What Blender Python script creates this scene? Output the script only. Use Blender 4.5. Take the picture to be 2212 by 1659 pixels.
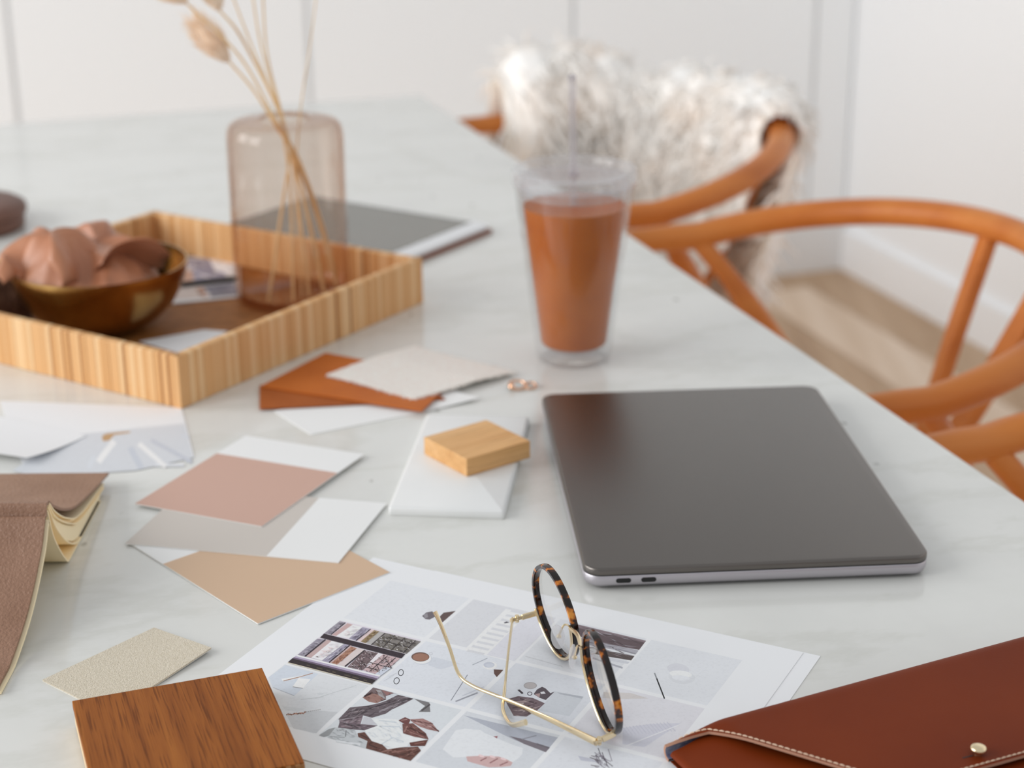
import bpy, math, random
from mathutils import Vector, Matrix

# ------------------------------------------------------------------ camera
PW, PH = 2212, 1659
FPX, PITCH, ROLL, CAMH = 3808.0, 0.3509118, -0.008734, 484.276   # focal px, rad, rad, mm above table
TZ = 0.75                                                         # table top height (m)
sc = bpy.context.scene
for o in list(bpy.data.objects):
    bpy.data.objects.remove(o)
_F = Vector((0, math.cos(PITCH), -math.sin(PITCH)))
_U0 = Vector((0, math.sin(PITCH), math.cos(PITCH)))
_R0 = Vector((1, 0, 0))
_R = _R0 * math.cos(ROLL) + _U0 * math.sin(ROLL)
_U = -_R0 * math.sin(ROLL) + _U0 * math.cos(ROLL)
cam = bpy.data.cameras.new('camera')
camo = bpy.data.objects.new('camera', cam)
sc.collection.objects.link(camo)
M = Matrix((( _R.x, _U.x, -_F.x, 0), (_R.y, _U.y, -_F.y, 0), (_R.z, _U.z, -_F.z, TZ + CAMH/1000), (0, 0, 0, 1)))
camo.matrix_world = M
cam.sensor_width = 36.0
cam.lens = FPX / PW * 36.0
cam.clip_start = 0.05
cam.dof.use_dof = True
cam.dof.focus_distance = 0.965
cam.dof.aperture_fstop = 6.3
sc.camera = camo

# ------------------------------------------------------------------ world, lights, exposure
E1 = Vector((-0.30703, 0.95170, 0))      # along the table / right wall
E2 = Vector((0.95170, 0.30703, 0))       # across the table / back wall
def ST(s, t, z=0.0):
    return E2*s + E1*t + Vector((0, 0, z))
YAW = math.atan2(E2.y, E2.x)

wd = bpy.data.worlds.new('world'); sc.world = wd
wd.use_nodes = True
bg = wd.node_tree.nodes['Background']
bg.inputs[0].default_value = (0.955, 0.978, 1.0, 1)
bg.inputs[1].default_value = 0.78
def area(name, loc, target, sx, sy, power, col=(1, 1, 1)):
    l = bpy.data.lights.new(name, 'AREA'); l.shape = 'RECTANGLE'; l.size = sx; l.size_y = sy
    l.energy = power; l.color = col
    o = bpy.data.objects.new(name, l); sc.collection.objects.link(o)
    o.location = loc
    o.rotation_euler = (Vector(target) - Vector(loc)).to_track_quat('-Z', 'Y').to_euler()
    return o
area('window_light', ST(-2.3, 0.75, 1.75), ST(0.3, 1.3, 0.85), 1.1, 1.7, 46, (1.0, 1.0, 1.0))
area('window_light', ST(-2.3, 2.15, 1.75), ST(0.3, 1.6, 0.85), 1.1, 1.7, 46, (1.0, 1.0, 1.0))
sc.view_settings.view_transform = 'Standard'
sc.view_settings.look = 'None'
sc.view_settings.gamma = 1.0
sc.view_settings.use_curve_mapping = False
sc.view_settings.exposure = -0.42
if hasattr(sc, 'cycles'):
    sc.cycles.transparent_max_bounces = 24
    sc.cycles.diffuse_bounces = 7
    sc.cycles.caustics_reflective = False
    sc.cycles.caustics_refractive = False

# ------------------------------------------------------------------ pixel -> place helpers (mm, table top z=0)
def ray(px, py):
    return _F*FPX + _R*(px - PW/2) - _U*(py - PH/2)
def G(px, py, z=0.0):
    d = ray(px, py); t = (z - CAMH)/d.z
    return (d.x*t, d.y*t, z)
def Hit(px, py, p0, n):
    d = ray(px, py); o = Vector((0, 0, CAMH)); n = Vector(n)
    t = (Vector(p0) - o).dot(n)/d.dot(n)
    q = o + d*t
    return (q.x, q.y, q.z)

# ------------------------------------------------------------------ material helpers
def lin(c):
    r = []
    for v in c[:3]:
        v = v/255.0
        r.append(v/12.92 if v <= 0.04045 else ((v + 0.055)/1.055)**2.4)
    return (r[0], r[1], r[2], 1.0)
class NT:
    def __init__(s, name):
        s.m = bpy.data.materials.new(name); s.m.use_nodes = True
        s.t = s.m.node_tree; s.n = s.t.nodes; s.l = s.t.links
        s.b = s.n['Principled BSDF']; s.out = s.n['Material Output']
    def node(s, typ, **kw):
        x = s.n.new(typ)
        for k, v in kw.items():
            if k in x.inputs: x.inputs[k].default_value = v
            else: setattr(x, k, v)
        return x
    def link(s, a, b): s.l.new(a, b)
    def coord(s, scale=(1, 1, 1), kind='Object', rot=(0, 0, 0)):
        tc = s.n.new('ShaderNodeTexCoord'); mp = s.n.new('ShaderNodeMapping')
        mp.inputs['Scale'].default_value = scale; mp.inputs['Rotation'].default_value = rot
        s.link(tc.outputs[kind], mp.inputs['Vector']); return mp.outputs['Vector']
    def noise(s, vec, scale, detail=3, rough=0.5):
        x = s.node('ShaderNodeTexNoise'); x.inputs['Scale'].default_value = scale
        x.inputs['Detail'].default_value = detail; x.inputs['Roughness'].default_value = rough
        s.link(vec, x.inputs['Vector']); return x.outputs['Fac']
    def ramp(s, fac, stops):
        r = s.n.new('ShaderNodeValToRGB'); e = r.color_ramp.elements
        while len(e) < len(stops): e.new(0.5)
        for q, (p, c) in zip(e, stops):
            q.position = p; q.color = c if len(c) == 4 else lin(c)
        s.link(fac, r.inputs['Fac']); return r.outputs['Color']
    def bump(s, h, strength, dist):
        b = s.n.new('ShaderNodeBump'); b.inputs['Strength'].default_value = strength
        b.inputs['Distance'].default_value = dist
        s.link(h, b.inputs['Height']); s.link(b.outputs['Normal'], s.b.inputs['Normal'])
def plain(name, col, rough=0.5, metal=0.0, spec=0.5, bump=None, vary=None, sheen=0.0):
    t = NT(name); b = t.b
    b.inputs['Base Color'].default_value = lin(col); b.inputs['Roughness'].default_value = rough
    b.inputs['Metallic'].default_value = metal; b.inputs['Specular IOR Level'].default_value = spec
    if sheen: b.inputs['Sheen Weight'].default_value = sheen
    if vary:
        sc_, col2 = vary
        f = t.noise(t.coord(), sc_, 4)
        t.link(t.ramp(f, [(0.35, col), (0.68, col2)]), b.inputs['Base Color'])
    if bump:
        t.bump(t.noise(t.coord(), bump[0], 3), bump[1], bump[2])
    return t.m
def wood(name, c1, c2, c3, axis='y', fine=1.0, rough=0.45, pores=True, bump=0.15, scale=1.0, pore_k=(0.56, 0.70, 0.6), pore_s=1.0, spec=0.35):
    # grain runs along the given object axis
    t = NT(name)
    lo, hi = 3.0*scale, 60.0*scale
    sx = {'x': (lo, hi, hi), 'y': (hi, lo, hi), 'z': (hi, hi, lo)}[axis]
    v = t.coord(sx)
    f = t.noise(v, 1.0*fine, 5, 0.6)
    col = t.ramp(f, [(0.28, c1), (0.5, c2), (0.72, c3)])
    if pores:
        px = {'x': (40*scale, 1300*scale, 1300*scale), 'y': (1300*scale, 40*scale, 1300*scale), 'z': (1300*scale, 1300*scale, 70*scale)}[axis]
        px = tuple(q*pore_s for q in px)
        g = t.noise(t.coord(px), 1.0*fine, 2, 0.5)
        k = t.ramp(g, [(pore_k[0], (1, 1, 1, 1)), (pore_k[1], (pore_k[2], pore_k[2]*0.86, pore_k[2]*0.76, 1))])
        mx = t.node('ShaderNodeMix', data_type='RGBA', blend_type='MULTIPLY'); mx.inputs[0].default_value = 0.8
        t.link(col, mx.inputs[6]); t.link(k, mx.inputs[7]); col = mx.outputs[2]
        t.bump(g, bump, 0.0006)
    t.link(col, t.b.inputs['Base Color']); t.b.inputs['Roughness'].default_value = rough
    t.b.inputs['Specular IOR Level'].default_value = spec
    return t.m
def thin_glass(name, tint=(1, 1, 1, 1), ior=1.45, rough=0.01, refl=1.0, absorb=None, haze=0.0, hazecol=(0.9, 0.9, 0.91, 1)):
    t = NT(name); n = t.n
    n.remove(t.b)
    tr = n.new('ShaderNodeBsdfTransparent'); tr.inputs['Color'].default_value = tint
    gl = n.new('ShaderNodeBsdfGlossy'); gl.inputs['Roughness'].default_value = rough
    fr = n.new('ShaderNodeFresnel'); fr.inputs['IOR'].default_value = ior
    ge = n.new('ShaderNodeNewGeometry')
    iv = n.new('ShaderNodeMath'); iv.operation = 'SUBTRACT'; iv.inputs[0].default_value = refl
    t.link(ge.outputs['Backfacing'], iv.inputs[1])
    cl = n.new('ShaderNodeMath'); cl.operation = 'MAXIMUM'; cl.inputs[1].default_value = 0.0
    t.link(iv.outputs[0], cl.inputs[0])
    mu = n.new('ShaderNodeMath'); mu.operation = 'MULTIPLY'
    t.link(fr.outputs[0], mu.inputs[0]); t.link(cl.outputs[0], mu.inputs[1])
    mx = n.new('ShaderNodeMixShader')
    t.link(mu.outputs[0], mx.inputs[0]); t.link(tr.outputs[0], mx.inputs[1]); t.link(gl.outputs[0], mx.inputs[2])
    fin = mx.outputs[0]
    if haze:
        df = n.new('ShaderNodeBsdfDiffuse'); df.inputs['Color'].default_value = hazecol
        tl_ = n.new('ShaderNodeBsdfTranslucent'); tl_.inputs['Color'].default_value = hazecol
        m1 = n.new('ShaderNodeMixShader'); m1.inputs[0].default_value = 0.5
        t.link(df.outputs[0], m1.inputs[1]); t.link(tl_.outputs[0], m1.inputs[2])
        m2 = n.new('ShaderNodeMixShader'); m2.inputs[0].default_value = haze
        t.link(fin, m2.inputs[1]); t.link(m1.outputs[0], m2.inputs[2]); fin = m2.outputs[0]
    t.link(fin, t.out.inputs['Surface'])
    if absorb:
        va = n.new('ShaderNodeVolumeAbsorption'); va.inputs['Color'].default_value = absorb[0]
        va.inputs['Density'].default_value = absorb[1]
        t.link(va.outputs[0], t.out.inputs['Volume'])
    return t.m
def vcol(name, rough=0.5):
    t = NT(name); a = t.n.new('ShaderNodeAttribute'); a.attribute_name = 'ink'
    f = t.noise(t.coord(), 520, 6, 0.7)
    k = t.ramp(f, [(0.30, (0.72, 0.71, 0.72, 1)), (0.50, (1, 1, 1, 1)), (0.72, (1.0, 1.0, 1.0, 1))])
    mx = t.node('ShaderNodeMix', data_type='RGBA', blend_type='MULTIPLY'); mx.inputs[0].default_value = 0.28
    t.link(a.outputs['Color'], mx.inputs[6]); t.link(k, mx.inputs[7])
    t.link(mx.outputs[2], t.b.inputs['Base Color']); t.b.inputs['Roughness'].default_value = rough
    t.b.inputs['Specular IOR Level'].default_value = 0.3
    return t.m

# ------------------------------------------------------------------ object helpers
ROOTM = {}
def tag(o, label=None, cat=None, group=None, kind=None):
    if label: o['label'] = label
    if cat: o['category'] = cat
    if group: o['group'] = group
    if kind: o['kind'] = kind
    return o
def wmm(v):
    return Vector((v[0]/1000.0, v[1]/1000.0, TZ + v[2]/1000.0))
def thing(name, label, cat, loc, rot=0.0, group=None, unit='mm'):
    o = bpy.data.objects.new(name, None); sc.collection.objects.link(o)
    o.empty_display_size = 0.02
    L = wmm(loc) if unit == 'mm' else Vector(loc)
    o.location = L; o.rotation_euler = (0, 0, rot)
    ROOTM[o] = Matrix.Translation(L) @ Matrix.Rotation(rot, 4, 'Z')
    return tag(o, label, cat, group)
def build(name, V, F, mat, parent=None, unit='mm', smooth=False, sharp=35, bevel=0, seg=2, cols=None, sub=0):
    """V: points (unit 'mm' = world mm over the table, 'm' = world metres, 'local' = parent's own metres)"""
    if unit == 'mm': P = [wmm(v) for v in V]
    else: P = [Vector(v) for v in V]
    loc = None
    if parent is not None:
        if unit != 'local':
            inv = ROOTM[parent].inverted(); P = [inv @ v for v in P]
    else:
        xs = [v.x for v in P]; ys = [v.y for v in P]; zs = [v.z for v in P]
        loc = Vector(((min(xs)+max(xs))/2, (min(ys)+max(ys))/2, min(zs)))
        P = [v - loc for v in P]
    me = bpy.data.meshes.new(name)
    me.from_pydata([tuple(v) for v in P], [], F); me.validate(); me.update()
    o = bpy.data.objects.new(name, me); sc.collection.objects.link(o)
    if mat is not None: me.materials.append(mat)
    if parent is not None:
        o.parent = parent; ROOTM[o] = ROOTM[parent]
    else:
        o.location = loc; ROOTM[o] = Matrix.Translation(loc)
    if smooth:
        me.shade_smooth()
        if sharp: me.set_sharp_from_angle(angle=math.radians(sharp))
    if bevel:
        b = o.modifiers.new('bevel', 'BEVEL'); b.width = bevel/1000.0; b.segments = seg; b.limit_method = 'ANGLE'
        b.angle_limit = math.radians(40)
    if sub:
        s = o.modifiers.new('sub', 'SUBSURF'); s.levels = sub; s.render_levels = sub
    if cols:
        at = me.color_attributes.new('ink', 'FLOAT_COLOR', 'CORNER')
        i = 0
        for p in me.polygons:
            for _ in p.loop_indices:
                at.data[i].color = cols[p.index]; i += 1
    return o
class MB:
    def __init__(s): s.V = []; s.F = []
    def add(s, V, F):
        k = len(s.V); s.V += [tuple(v) for v in V]; s.F += [tuple(i + k for i in f) for f in F]; return s
def prism(poly, z0, z1):
    # poly: list of (x, y[, ...]); make counter-clockwise
    P = [(p[0], p[1]) for p in poly]
    A = sum(P[i][0]*P[(i+1) % len(P)][1] - P[(i+1) % len(P)][0]*P[i][1] for i in range(len(P)))
    if A < 0: P = P[::-1]
    n = len(P)
    V = [(x, y, z0) for x, y in P] + [(x, y, z1) for x, y in P]
    F = [tuple(range(n - 1, -1, -1)), tuple(range(n, 2*n))] + [(i, (i+1) % n, n + (i+1) % n, n + i) for i in range(n)]
    return V, F
def boxv(x0, x1, y0, y1, z0, z1):
    return prism([(x0, y0), (x1, y0), (x1, y1), (x0, y1)], z0, z1)
def lathe(prof, n=48, c=(0, 0, 0), closed=False):
    V = []; F = []
    for r, z in prof:
        for i in range(n):
            a = 2*math.pi*i/n; V.append((c[0] + r*math.cos(a), c[1] + r*math.sin(a), c[2] + z))
    m = len(prof)
    rng = m if closed else m - 1
    for j in range(rng):
        k = (j + 1) % m
        for i in range(n):
            F.append((j*n + i, j*n + (i+1) % n, k*n + (i+1) % n, k*n + i))
    if not closed:
        if prof[0][0] > 1e-6: F.append(tuple(range(n - 1, -1, -1)))
        if prof[-1][0] > 1e-6: F.append(tuple((m-1)*n + i for i in range(n)))
    return V, F
def catmull(pts, k=6):
    P = [Vector(p) for p in pts]; out = []
    for i in range(len(P) - 1):
        p0 = P[i-1] if i else P[0]*2 - P[1]
        p1, p2 = P[i], P[i+1]
        p3 = P[i+2] if i + 2 < len(P) else P[-1]*2 - P[-2]
        for j in range(k):
            t = j/k
            out.append(0.5*((2*p1) + (-p0 + p2)*t + (2*p0 - 5*p1 + 4*p2 - p3)*t*t + (-p0 + 3*p1 - 3*p2 + p3)*t**3))
    out.append(P[-1]); return out
def tube(pts, rad, n=10, flat=None, up=None, closed=False):
    """rad: number or list; flat: (a, b) multiplies along side / up"""
    P = [Vector(p) for p in pts]; m = len(P)
    R = rad if isinstance(rad, (list, tuple)) else [rad]*m
    V = []; F = []; prev = None
    for i in range(m):
        if closed: t = P[(i+1) % m] - P[i-1]
        else: t = P[min(i+1, m-1)] - P[max(i-1, 0)]
        t.normalize()
        if up is not None:
            s = t.cross(Vector(up)); s.normalize(); u = s.cross(t)
        else:
            if prev is None:
                a = Vector((0, 0, 1)) if abs(t.z) < 0.9 else Vector((1, 0, 0))
                s = t.cross(a); s.normalize()
            else:
                s = prev - t*prev.dot(t); s.normalize()
            u = s.cross(t); prev = s
        fa, fb = flat if flat else (1, 1)
        for k in range(n):
            a = 2*math.pi*k/n
            V.append(P[i] + s*(R[i]*fa*math.cos(a)) + u*(R[i]*fb*math.sin(a)))
    for i in range(m if closed else m - 1):
        j = (i + 1) % m
        for k in range(n):
            F.append((i*n + k, i*n + (k+1) % n, j*n + (k+1) % n, j*n + k))
    if not closed:
        F.append(tuple(range(n - 1, -1, -1))); F.append(tuple((m-1)*n + k for k in range(n)))
    return V, [f[::-1] for f in F]
def ribbon(pts, w, t, up=(0, 0, 1)):
    """rectangular section bar along pts: width w (side), thickness t (up)"""
    P = [Vector(p) for p in pts]; V = []; F = []
    for i in range(len(P)):
        d = P[min(i+1, len(P)-1)] - P[max(i-1, 0)]; d.normalize()
        s = d.cross(Vector(up)); s.normalize(); u = s.cross(d)
        for a, b in ((-1, -1), (1, -1), (1, 1), (-1, 1)):
            V.append(P[i] + s*(a*w/2) + u*(b*t/2))
    for i in range(len(P) - 1):
        for k in range(4):
            F.append((i*4 + (k+1) % 4, i*4 + k, (i+1)*4 + k, (i+1)*4 + (k+1) % 4))
    F.append((0, 1, 2, 3)); e = (len(P)-1)*4; F.append((e+3, e+2, e+1, e))
    return V, F
def sheet(fn, nu, nv, th):
    """closed thin sheet: fn(u,v)->(x,y,z) top; bottom is th lower"""
    V = []; F = []
    T = [[fn(i/nu, j/nv) for j in range(nv+1)] for i in range(nu+1)]
    for lay in (0, 1):
        for i in range(nu+1):
            for j in range(nv+1):
                x, y, z = T[i][j]; V.append((x, y, z - (th if lay else 0)))
    N = (nu+1)*(nv+1); ix = lambda i, j, l=0: l*N + i*(nv+1) + j
    for i in range(nu):
        for j in range(nv):
            F.append((ix(i, j), ix(i+1, j), ix(i+1, j+1), ix(i, j+1)))
            F.append((ix(i, j, 1), ix(i, j+1, 1), ix(i+1, j+1, 1), ix(i+1, j, 1)))
    for i in range(nu):
        F.append((ix(i, 0), ix(i, 0, 1), ix(i+1, 0, 1), ix(i+1, 0)))
        F.append((ix(i, nv), ix(i+1, nv), ix(i+1, nv, 1), ix(i, nv, 1)))
    for j in range(nv):
        F.append((ix(0, j), ix(0, j+1), ix(0, j+1, 1), ix(0, j, 1)))
        F.append((ix(nu, j), ix(nu, j, 1), ix(nu, j+1, 1), ix(nu, j+1)))
    # orient so that the top faces up
    a, b, c = Vector(V[F[0][0]]), Vector(V[F[0][1]]), Vector(V[F[0][2]])
    if (b - a).cross(c - b).z < 0: F = [f[::-1] for f in F]
    return V, F
def bil(c, u, v):
    a = [(1-u)*(1-v), u*(1-v), u*v, (1-u)*v]
    return [sum(a[k]*c[k][i] for k in range(4)) for i in range(2)]
def rrect(w, d, r, n=6):
    P = []
    for cx, cy, a0 in ((w/2-r, d/2-r, 0), (-w/2+r, d/2-r, 90), (-w/2+r, -d/2+r, 180), (w/2-r, -d/2+r, 270)):
        for i in range(n+1):
            a = math.radians(a0 + 90*i/n); P.append((cx + r*math.cos(a), cy + r*math.sin(a)))
    return P
def rslab(w, d, r, prof, n=6):
    """stack of rounded rectangles; prof: list of (inset, z)"""
    V = []; F = []
    m = None
    for ins, z in prof:
        ring = rrect(w - 2*ins, d - 2*ins, max(r - ins, 0.4), n); m = len(ring)
        V += [(x, y, z) for x, y in ring]
    for j in range(len(prof) - 1):
        for i in range(m):
            F.append((j*m + i, j*m + (i+1) % m, (j+1)*m + (i+1) % m, (j+1)*m + i))
    F.append(tuple(range(m-1, -1, -1))); F.append(tuple((len(prof)-1)*m + i for i in range(m)))
    return V, F
def place(V, cx, cy, rot, z=0.0):
    c, s = math.cos(rot), math.sin(rot)
    return [(cx + c*v[0] - s*v[1], cy + s*v[0] + c*v[1], z + v[2]) for v in V]
def ellipse(cx, cy, rx, ry, n=28, rot=0):
    out = []
    for i in range(n):
        a = 2*math.pi*i/n; x, y = rx*math.cos(a), ry*math.sin(a)
        out.append((cx + x*math.cos(rot) - y*math.sin(rot), cy + x*math.sin(rot) + y*math.cos(rot)))
    return out
def stroke(a, b, w):
    dx, dy = b[0]-a[0], b[1]-a[1]; L = math.hypot(dx, dy) or 1
    nx, ny = -dy/L*w/2, dx/L*w/2
    return [(a[0]+nx, a[1]+ny), (b[0]+nx, b[1]+ny), (b[0]-nx, b[1]-ny), (a[0]-nx, a[1]-ny)]
def ring2(cx, cy, rx, ry, w, rot=0, n=28):
    o = ellipse(cx, cy, rx, ry, n, rot); i_ = ellipse(cx, cy, rx-w, ry-w, n, rot)
    return [[o[k], o[(k+1) % n], i_[(k+1) % n], i_[k]] for k in range(n)]

# ------------------------------------------------------------------ materials
m_wall = plain('wall_paint', (244, 247, 249), 0.6, bump=(6, 0.02, 0.002))
m_wallr = plain('wall_paint_lit', (249, 251, 253), 0.6, bump=(6, 0.02, 0.002))  # lighter copy of the wall paint, extra window light put into the colour
m_trim = plain('trim_paint', (226, 227, 228), 0.4)
def marble():
    t = NT('marble')
    v = t.coord((1, 1, 1))
    f1 = t.noise(v, 2.6, 6, 0.6)
    base = t.ramp(f1, [(0.30, (212, 212, 208)), (0.5, (224, 224, 220)), (0.7, (215, 215, 211))])
    # veins: ridged noise
    f2 = t.noise(t.coord((1.0, 2.2, 1), rot=(0, 0, 0.6)), 3.2, 7, 0.62)
    vein = t.ramp(f2, [(0.46, (1, 1, 1, 1)), (0.50, (0.93, 0.93, 0.915, 1)), (0.54, (1, 1, 1, 1))])
    mx = t.node('ShaderNodeMix', data_type='RGBA', blend_type='MULTIPLY'); mx.inputs[0].default_value = 1.0
    t.link(base, mx.inputs[6]); t.link(vein, mx.inputs[7])
    # sparse dark specks
    vo = t.node('ShaderNodeTexVoronoi'); vo.inputs['Scale'].default_value = 26.0
    wn = t.node('ShaderNodeTexNoise'); wn.inputs['Scale'].default_value = 60.0
    vv = t.coord((1.0, 0.75, 1), rot=(0, 0, -0.5))
    ad = t.node('ShaderNodeMix', data_type='VECTOR'); ad.inputs[0].default_value = 0.012
    t.link(vv, wn.inputs['Vector']); t.link(vv, ad.inputs[4]); t.link(wn.outputs['Color'], ad.inputs[5])
    t.link(ad.outputs[1], vo.inputs['Vector'])
    d = t.ramp(vo.outputs['Distance'], [(0.035, (1, 1, 1, 1)), (0.085, (0, 0, 0, 1))])
    sepc = t.node('ShaderNodeSeparateColor'); t.link(vo.outputs['Color'], sepc.inputs[0])
    mask = t.ramp(sepc.outputs[0], [(0.55, (0, 0, 0, 1)), (0.60, (1, 1, 1, 1))])
    mm_ = t.node('ShaderNodeMath', operation='MULTIPLY'); t.link(d, mm_.inputs[0]); t.link(mask, mm_.inputs[1])
    m2 = t.node('ShaderNodeMath', operation='MULTIPLY'); t.link(mm_.outputs[0], m2.inputs[0]); m2.inputs[1].default_value = 0.75
    mx2 = t.node('ShaderNodeMix', data_type='RGBA'); t.link(m2.outputs[0], mx2.inputs[0])
    t.link(mx.outputs[2], mx2.inputs[6]); mx2.inputs[7].default_value = lin((150, 148, 142))
    t.link(mx2.outputs[2], t.b.inputs['Base Color'])
    t.b.inputs['Roughness'].default_value = 0.13
    t.b.inputs['Specular IOR Level'].default_value = 0.45
    return t.m
m_marble = marble()
m_chair = wood('chair_oak', (184, 102, 40), (200, 117, 50), (211, 132, 63), 'y', 0.35, 0.38, pores=False)
m_cord = plain('paper_cord', (214, 190, 150), 0.8, bump=(300, 0.4, 0.002))
m_floor = [wood('floor_oak_%s' % k, *c, 'y', 0.5, 0.5, pores=False, scale=0.5) for k, c in (
    ('pale', ((238, 220, 202), (244, 229, 214), (248, 235, 222))),
    ('mid', ((206, 180, 154), (220, 197, 174), (230, 210, 190))),
    ('brown', ((164, 132, 102), (186, 156, 126), (204, 176, 148))))]
m_gap = plain('floor_gap', (96, 74, 56), 0.9)
m_rattan = [plain('rattan_%d' % i, c, 0.55, spec=0.3, vary=(90, c2)) for i, (c, c2) in enumerate((
    ((232, 190, 140), (216, 164, 108)), ((238, 202, 156), (224, 180, 128)), ((222, 174, 120), (202, 146, 90)),
    ((228, 182, 130), (210, 156, 100)), ((176, 120, 70), (150, 96, 50))))]
m_rattanin = plain('rattan_base', (170, 112, 58), 0.6, spec=0.25, vary=(60, (146, 92, 44)))
m_glass = thin_glass('amber_glass', (0.985, 0.97, 0.955, 1), 1.42, 0.015, 1.0, ((0.73, 0.47, 0.31, 1), 48))
m_clear = thin_glass('clear_plastic', (0.98, 0.983, 0.986, 1), 1.42, 0.05, haze=0.012)
m_lid = thin_glass('lid_plastic', (0.96, 0.962, 0.968, 1), 1.45, 0.1, haze=0.20, hazecol=(0.86, 0.86, 0.87, 1))  # white haze mixed in stands for the pale reflections on the lid
m_straw = thin_glass('straw_plastic', (0.93, 0.92, 0.93, 1), 1.35, 0.1, haze=0.25, hazecol=(0.72, 0.70, 0.72, 1))
m_lens = thin_glass('lens_glass', (0.985, 0.985, 0.985, 1), 1.33, 0.01)
m_pad = thin_glass('silicone_pad', (0.94, 0.94, 0.95, 1), 1.5, 0.12, haze=0.34)  # clear pads; the white mixed in stands for their bright highlights
m_coffee = plain('iced_coffee', (206, 112, 30), 0.4, spec=0.2, vary=(18, (188, 94, 20)))
m_stem = plain('dried_stem', (236, 208, 164), 0.7, vary=(40, (222, 184, 130)))
m_head = None
m_brass = plain('brass', (196, 160, 100), 0.24, 1.0, bump=(60, 0.06, 0.002), vary=(14, (150, 108, 58)))
m_satin = plain('satin', (192, 132, 98), 0.36, vary=(12, (166, 106, 74)), sheen=0.1)
m_knit = plain('knit', (128, 88, 66), 0.9, bump=(260, 0.8, 0.004), vary=(120, (104, 68, 50)))
m_paper = plain('paper', (238, 239, 241), 0.55)
m_card = plain('card_white', (239, 239, 238), 0.6)
m_cardedge = plain('card_core', (236, 232, 224), 0.7)
m_pink = plain('paint_pink', (206, 168, 152), 0.5)
m_beige = plain('paint_greige', (206, 198, 190), 0.5)
m_tan = plain('paint_tan', (212, 180, 150), 0.5)
m_ink = vcol('print_ink', 0.45)
m_leather1 = plain('tan_leather', (198, 108, 38), 0.55, spec=0.25, bump=(900, 0.12, 0.0006), vary=(20, (184, 96, 32)))
m_leather2 = plain('tan_leather_dark', (172, 92, 38), 0.6, spec=0.25, bump=(900, 0.12, 0.0006), vary=(20, (156, 80, 30)))
m_fabric = plain('woven_cream', (240, 237, 230), 0.95, bump=(430, 0.9, 0.0014), vary=(240, (238, 228, 220)))
m_oak = wood('oak_block', (206, 150, 92), (222, 172, 114), (232, 186, 132), 'x', 1.2, 0.5, pore_s=0.5)
m_darkoak = wood('dark_oak', (126, 68, 24), (152, 88, 35), (170, 104, 44), 'y', 1.7, 0.5, bump=0.4, pore_k=(0.54, 0.64, 0.48), pore_s=0.42, spec=0.15)
m_core = plain('plywood_core', (232, 208, 172), 0.7, vary=(90, (222, 194, 154)))
m_endg = wood('end_grain', (84, 52, 26), (130, 84, 44), (170, 120, 74), 'z', 0.8, 0.8)
m_tile = plain('ceramic', (236, 236, 235), 0.42, vary=(10, (229, 230, 229)))
m_suede = plain('suede', (220, 210, 192), 0.95, bump=(1300, 0.6, 0.0012), vary=(700, (206, 195, 174)))
m_suedeback = plain('suede_back', (228, 228, 226), 0.8)
m_alu = plain('space_grey', (118, 113, 109), 0.34, 1.0, bump=(2500, 0.02, 0.0002))
m_alulight = plain('space_grey_lit', (196, 192, 198), 0.4, 0.85)  # lighter copy of the lid metal, the near face's brightness put into its colour
m_black = plain('black_gap', (14, 14, 15), 0.5)
m_nbleather = plain('book_leather', (154, 118, 96), 0.45, bump=(520, 0.55, 0.0016), vary=(30, (140, 104, 82)))
m_pages = plain('book_pages', (255, 238, 200), 0.8)
m_tort = NT('tortoiseshell')
_f = m_tort.noise(m_tort.coord((1, 1, 1)), 165, 2, 0.5)
m_tort.link(m_tort.ramp(_f, [(0.48, (22, 12, 8)), (0.57, (60, 27, 11)), (0.63, (180, 100, 26)), (0.72, (222, 146, 54))]), m_tort.b.inputs['Base Color'])
m_tort.b.inputs['Roughness'].default_value = 0.12
m_tort = m_tort.m
m_gold = plain('gold', (240, 220, 182), 0.24, 1.0)
m_rose = plain('rose_gold', (236, 190, 158), 0.2, 1.0)
m_clutch = plain('clutch_leather', (120, 48, 14), 0.5, spec=0.12, bump=(700, 0.08, 0.0006), vary=(9, (108, 40, 10)))
m_clutchin = plain('clutch_suede_edge', (188, 142, 118), 0.9)
m_lining = plain('grey_lining', (150, 152, 168), 0.9, vary=(300, (96, 100, 132)))
m_thread = plain('thread', (226, 196, 170), 0.8)
m_screen = plain('tablet_glass', (112, 110, 102), 0.22, vary=(4, (118, 114, 106)))
m_bezel = plain('tablet_bezel', (226, 227, 229), 0.3)
m_folio = plain('folio_leather', (136, 84, 62), 0.5)
m_brownl = plain('dark_brown_leather', (98, 64, 50), 0.5, bump=(300, 0.2, 0.001), vary=(20, (112, 76, 62)))
m_hide = plain('hide', (246, 240, 230), 0.9)
def fur_mat(name, tr, c1=(254, 252, 249), c2=(252, 244, 236)):
    t = NT(name); n = t.n; n.remove(t.b)
    col = t.ramp(t.noise(t.coord(), 14, 4), [(0.40, c1), (0.70, c2)])
    df = n.new('ShaderNodeBsdfDiffuse'); tl_ = n.new('ShaderNodeBsdfTranslucent'); mx = n.new('ShaderNodeMixShader')
    t.link(col, df.inputs['Color']); t.link(col, tl_.inputs['Color']); mx.inputs[0].default_value = tr
    t.link(df.outputs[0], mx.inputs[1]); t.link(tl_.outputs[0], mx.inputs[2]); t.link(mx.outputs[0], t.out.inputs['Surface'])
    return t.m
m_fur = fur_mat('fur', 0.06)
m_fleece = fur_mat('fleece', 0.0)
m_head = fur_mat('seed_head', 0.1, (255, 244, 228), (253, 230, 204))
m_pen = plain('pen_black', (18, 17, 18), 0.35)

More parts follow.
